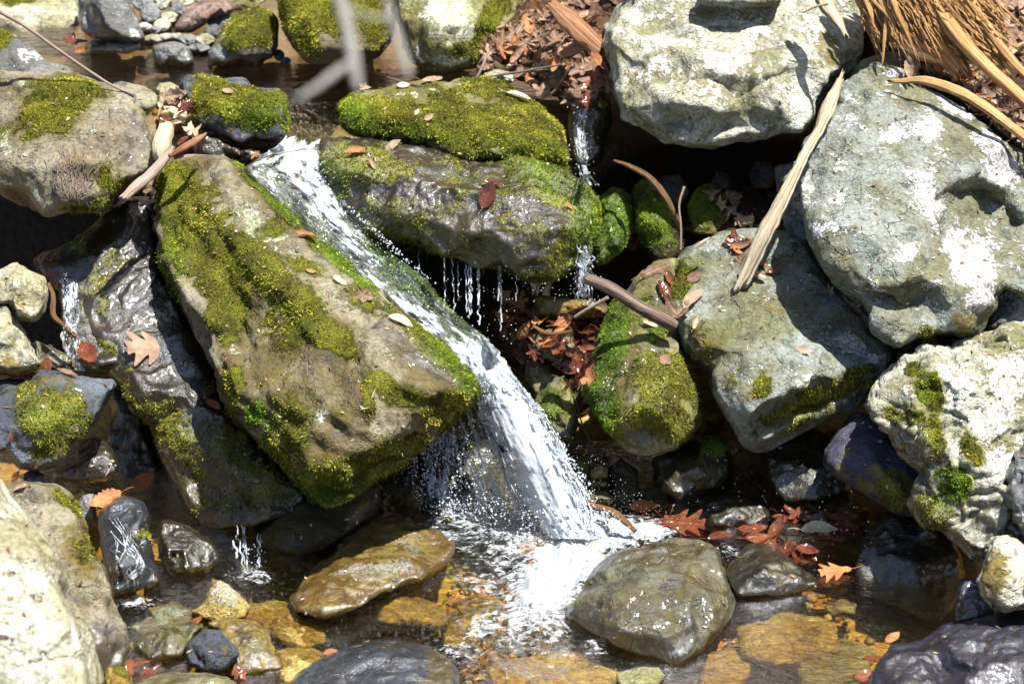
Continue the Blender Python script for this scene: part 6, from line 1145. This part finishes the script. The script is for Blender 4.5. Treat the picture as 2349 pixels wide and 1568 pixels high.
# drops, bubbles
ms = []
for k in range(60):
    r_ = random.Random(1500 + k); a = r_.choice([r_.uniform(880, 1200), r_.uniform(740, 1000)]); b = 560 + (a - 880) * .2 if a > 880 and k % 2 else None
    if b is None: a = r_.uniform(700, 980); b = 1165 - (a - 700) * .42
    key = 'M2' if b < 900 else 'W'; D_ = None
    for q in range(30):
        if hit(a, b, (key,)) is None: break
        D_ = D_on(a, b, (key,), 0); b += 3
    if D_ is None: continue
    L_ = r_.uniform(8, 30); pts = [P(a + r_.gauss(0, 1.5) * q, b - 8 + L_ * q / 3, D_ + .004) for q in range(4)]
    ms.append(tube_np(spline(pts, 10), r_.uniform(.0008, .002) * np.linspace(1, .3, 10), 5, seed=k, cap=False))
v, f, u = join(ms); o = mesh_np('moss_threads', v, f, MOSSM, attrs={'tone': np.tile(np.array([.10, .11, .012]), (len(v), 1))}, origin=v.mean(0)); tag(o, 'hanging threads of moss under the dripping and the wedge boulders', 'moss', kind='stuff')
dr = np.random.RandomState(3); C, R = [], []
def cloud(poly, n, D0, D1, r0, r1, bias=None):
    xs = [a[0] for a in poly]; ys = [a[1] for a in poly]; k = 0
    while k < n:
        u_, v_ = dr.uniform(min(xs), max(xs)), dr.uniform(min(ys), max(ys))
        if not inpoly(u_, v_, poly): continue
        k += 1; C.append(P(u_, v_, dr.uniform(D0, D1))); R.append(r0 + (r1 - r0) * dr.beta(1, 4))
cloud([(1190,880),(1240,950),(1290,1020),(1340,1080),(1380,1150),(1400,1200),(1340,1200),(1290,1080),(1220,940)], 260, 4.76, 4.86, .0008, .0042)
cloud([(1195,880),(1245,940),(1290,1010),(1325,1070),(1355,1140),(1385,1200),(1345,1200),(1310,1110),(1270,1030),(1225,950)], 420, 4.76, 4.83, .0008, .0040)
cloud([(1200,1170),(1420,1170),(1440,1225),(1180,1235)], 520, 4.74, 4.83, .0008, .0040)
cloud([(1085,900),(1110,900),(1240,1190),(1190,1190)], 200, 4.78, 4.84, .0008, .0034)
cloud([(1250,930),(1340,1020),(1450,1120),(1600,1200),(1400,1210),(1320,1100)], 160, 4.70, 4.86, .0005, .0016)
cloud([(940,1040),(1010,990),(1090,960),(1190,1080),(1230,1200),(1020,1200),(950,1160)], 1500, 4.80, 4.94, .0008, .0036)
cloud([(1000,1150),(1200,1130),(1340,1180),(1500,1200),(1400,1260),(1150,1240)], 900, 4.76, 4.86, .0008, .0036)
cloud([(890,1040),(950,1030),(960,1120),(905,1110)], 60, 4.82, 4.9, .0008, .0024)
cloud([(1130,600),(1380,600),(1390,700),(1230,700)], 130, 4.96, 5.05, .0008, .0028)
cloud([(1010,640),(1180,640),(1190,800),(1080,770)], 60, 4.96, 5.02, .0008, .0022)
cloud([(560,380),(740,340),(780,440),(860,540),(980,640),(1080,740),(1160,820),(1120,860),(1000,760),(820,600),(660,470)], 420, 4.86, 5.06, .0008, .003)
cloud([(780,450),(990,640),(1010,660),(905,580),(800,480)], 120, 4.93, 4.99, .001, .0036)
cloud([(140,620),(180,640),(185,860),(150,850)], 110, 4.78, 4.86, .0008, .003)
cloud([(530,1240),(610,1240),(620,1340),(520,1340)], 70, 4.66, 4.76, .0008, .0026)
cloud([(1500,1100),(2000,1100),(2000,1400),(1650,1400)], 170, 4.5, 4.75, .0004, .0012)
cloud([(1300,230),(1350,250),(1370,430),(1310,420)], 70, 5.2, 5.34, .0008, .0022)
d_ = spheres('water_drops', np.array(C), np.array(R), DROP, 1); tag(d_, "splashing drops of water in the air around the falls", 'water drops', kind='stuff')
t = NT('bubble_skin'); tr = t.n('ShaderNodeBsdfTransparent'); g_ = t.n('ShaderNodeBsdfGlossy'); g_.inputs['Roughness'].default_value = .05; lw = t.n('ShaderNodeLayerWeight'); lw.inputs[0].default_value = .45
mx = t.n('ShaderNodeMixShader'); t.l(lw.outputs['Facing'], mx.inputs[0]); t.l(tr.outputs[0], mx.inputs[1]); t.l(g_.outputs[0], mx.inputs[2]); BUB = t.done(mx.outputs[0])
N = 1500; uu = np.concatenate([dr.normal(1140, 90, N - 500), dr.uniform(1000, 1330, 300), dr.normal(560, 80, 100), dr.normal(860, 80, 100)]); vv = np.concatenate([dr.normal(1445, 38, N - 500), dr.uniform(1380, 1560, 300), dr.normal(1370, 30, 100), dr.normal(1470, 40, 100)])
b_ = spheres('bubbles', P(uu, vv, Dz(vv, 0.001)), dr.beta(1, 3, N) * .0032 + .0009, BUB, 1); tag(b_, "bubbles drifting on the pool in front of the foam", 'bubbles', kind='stuff')

for _o in bpy.data.objects:
    if '_o' in _o.keys(): del _o['_o']
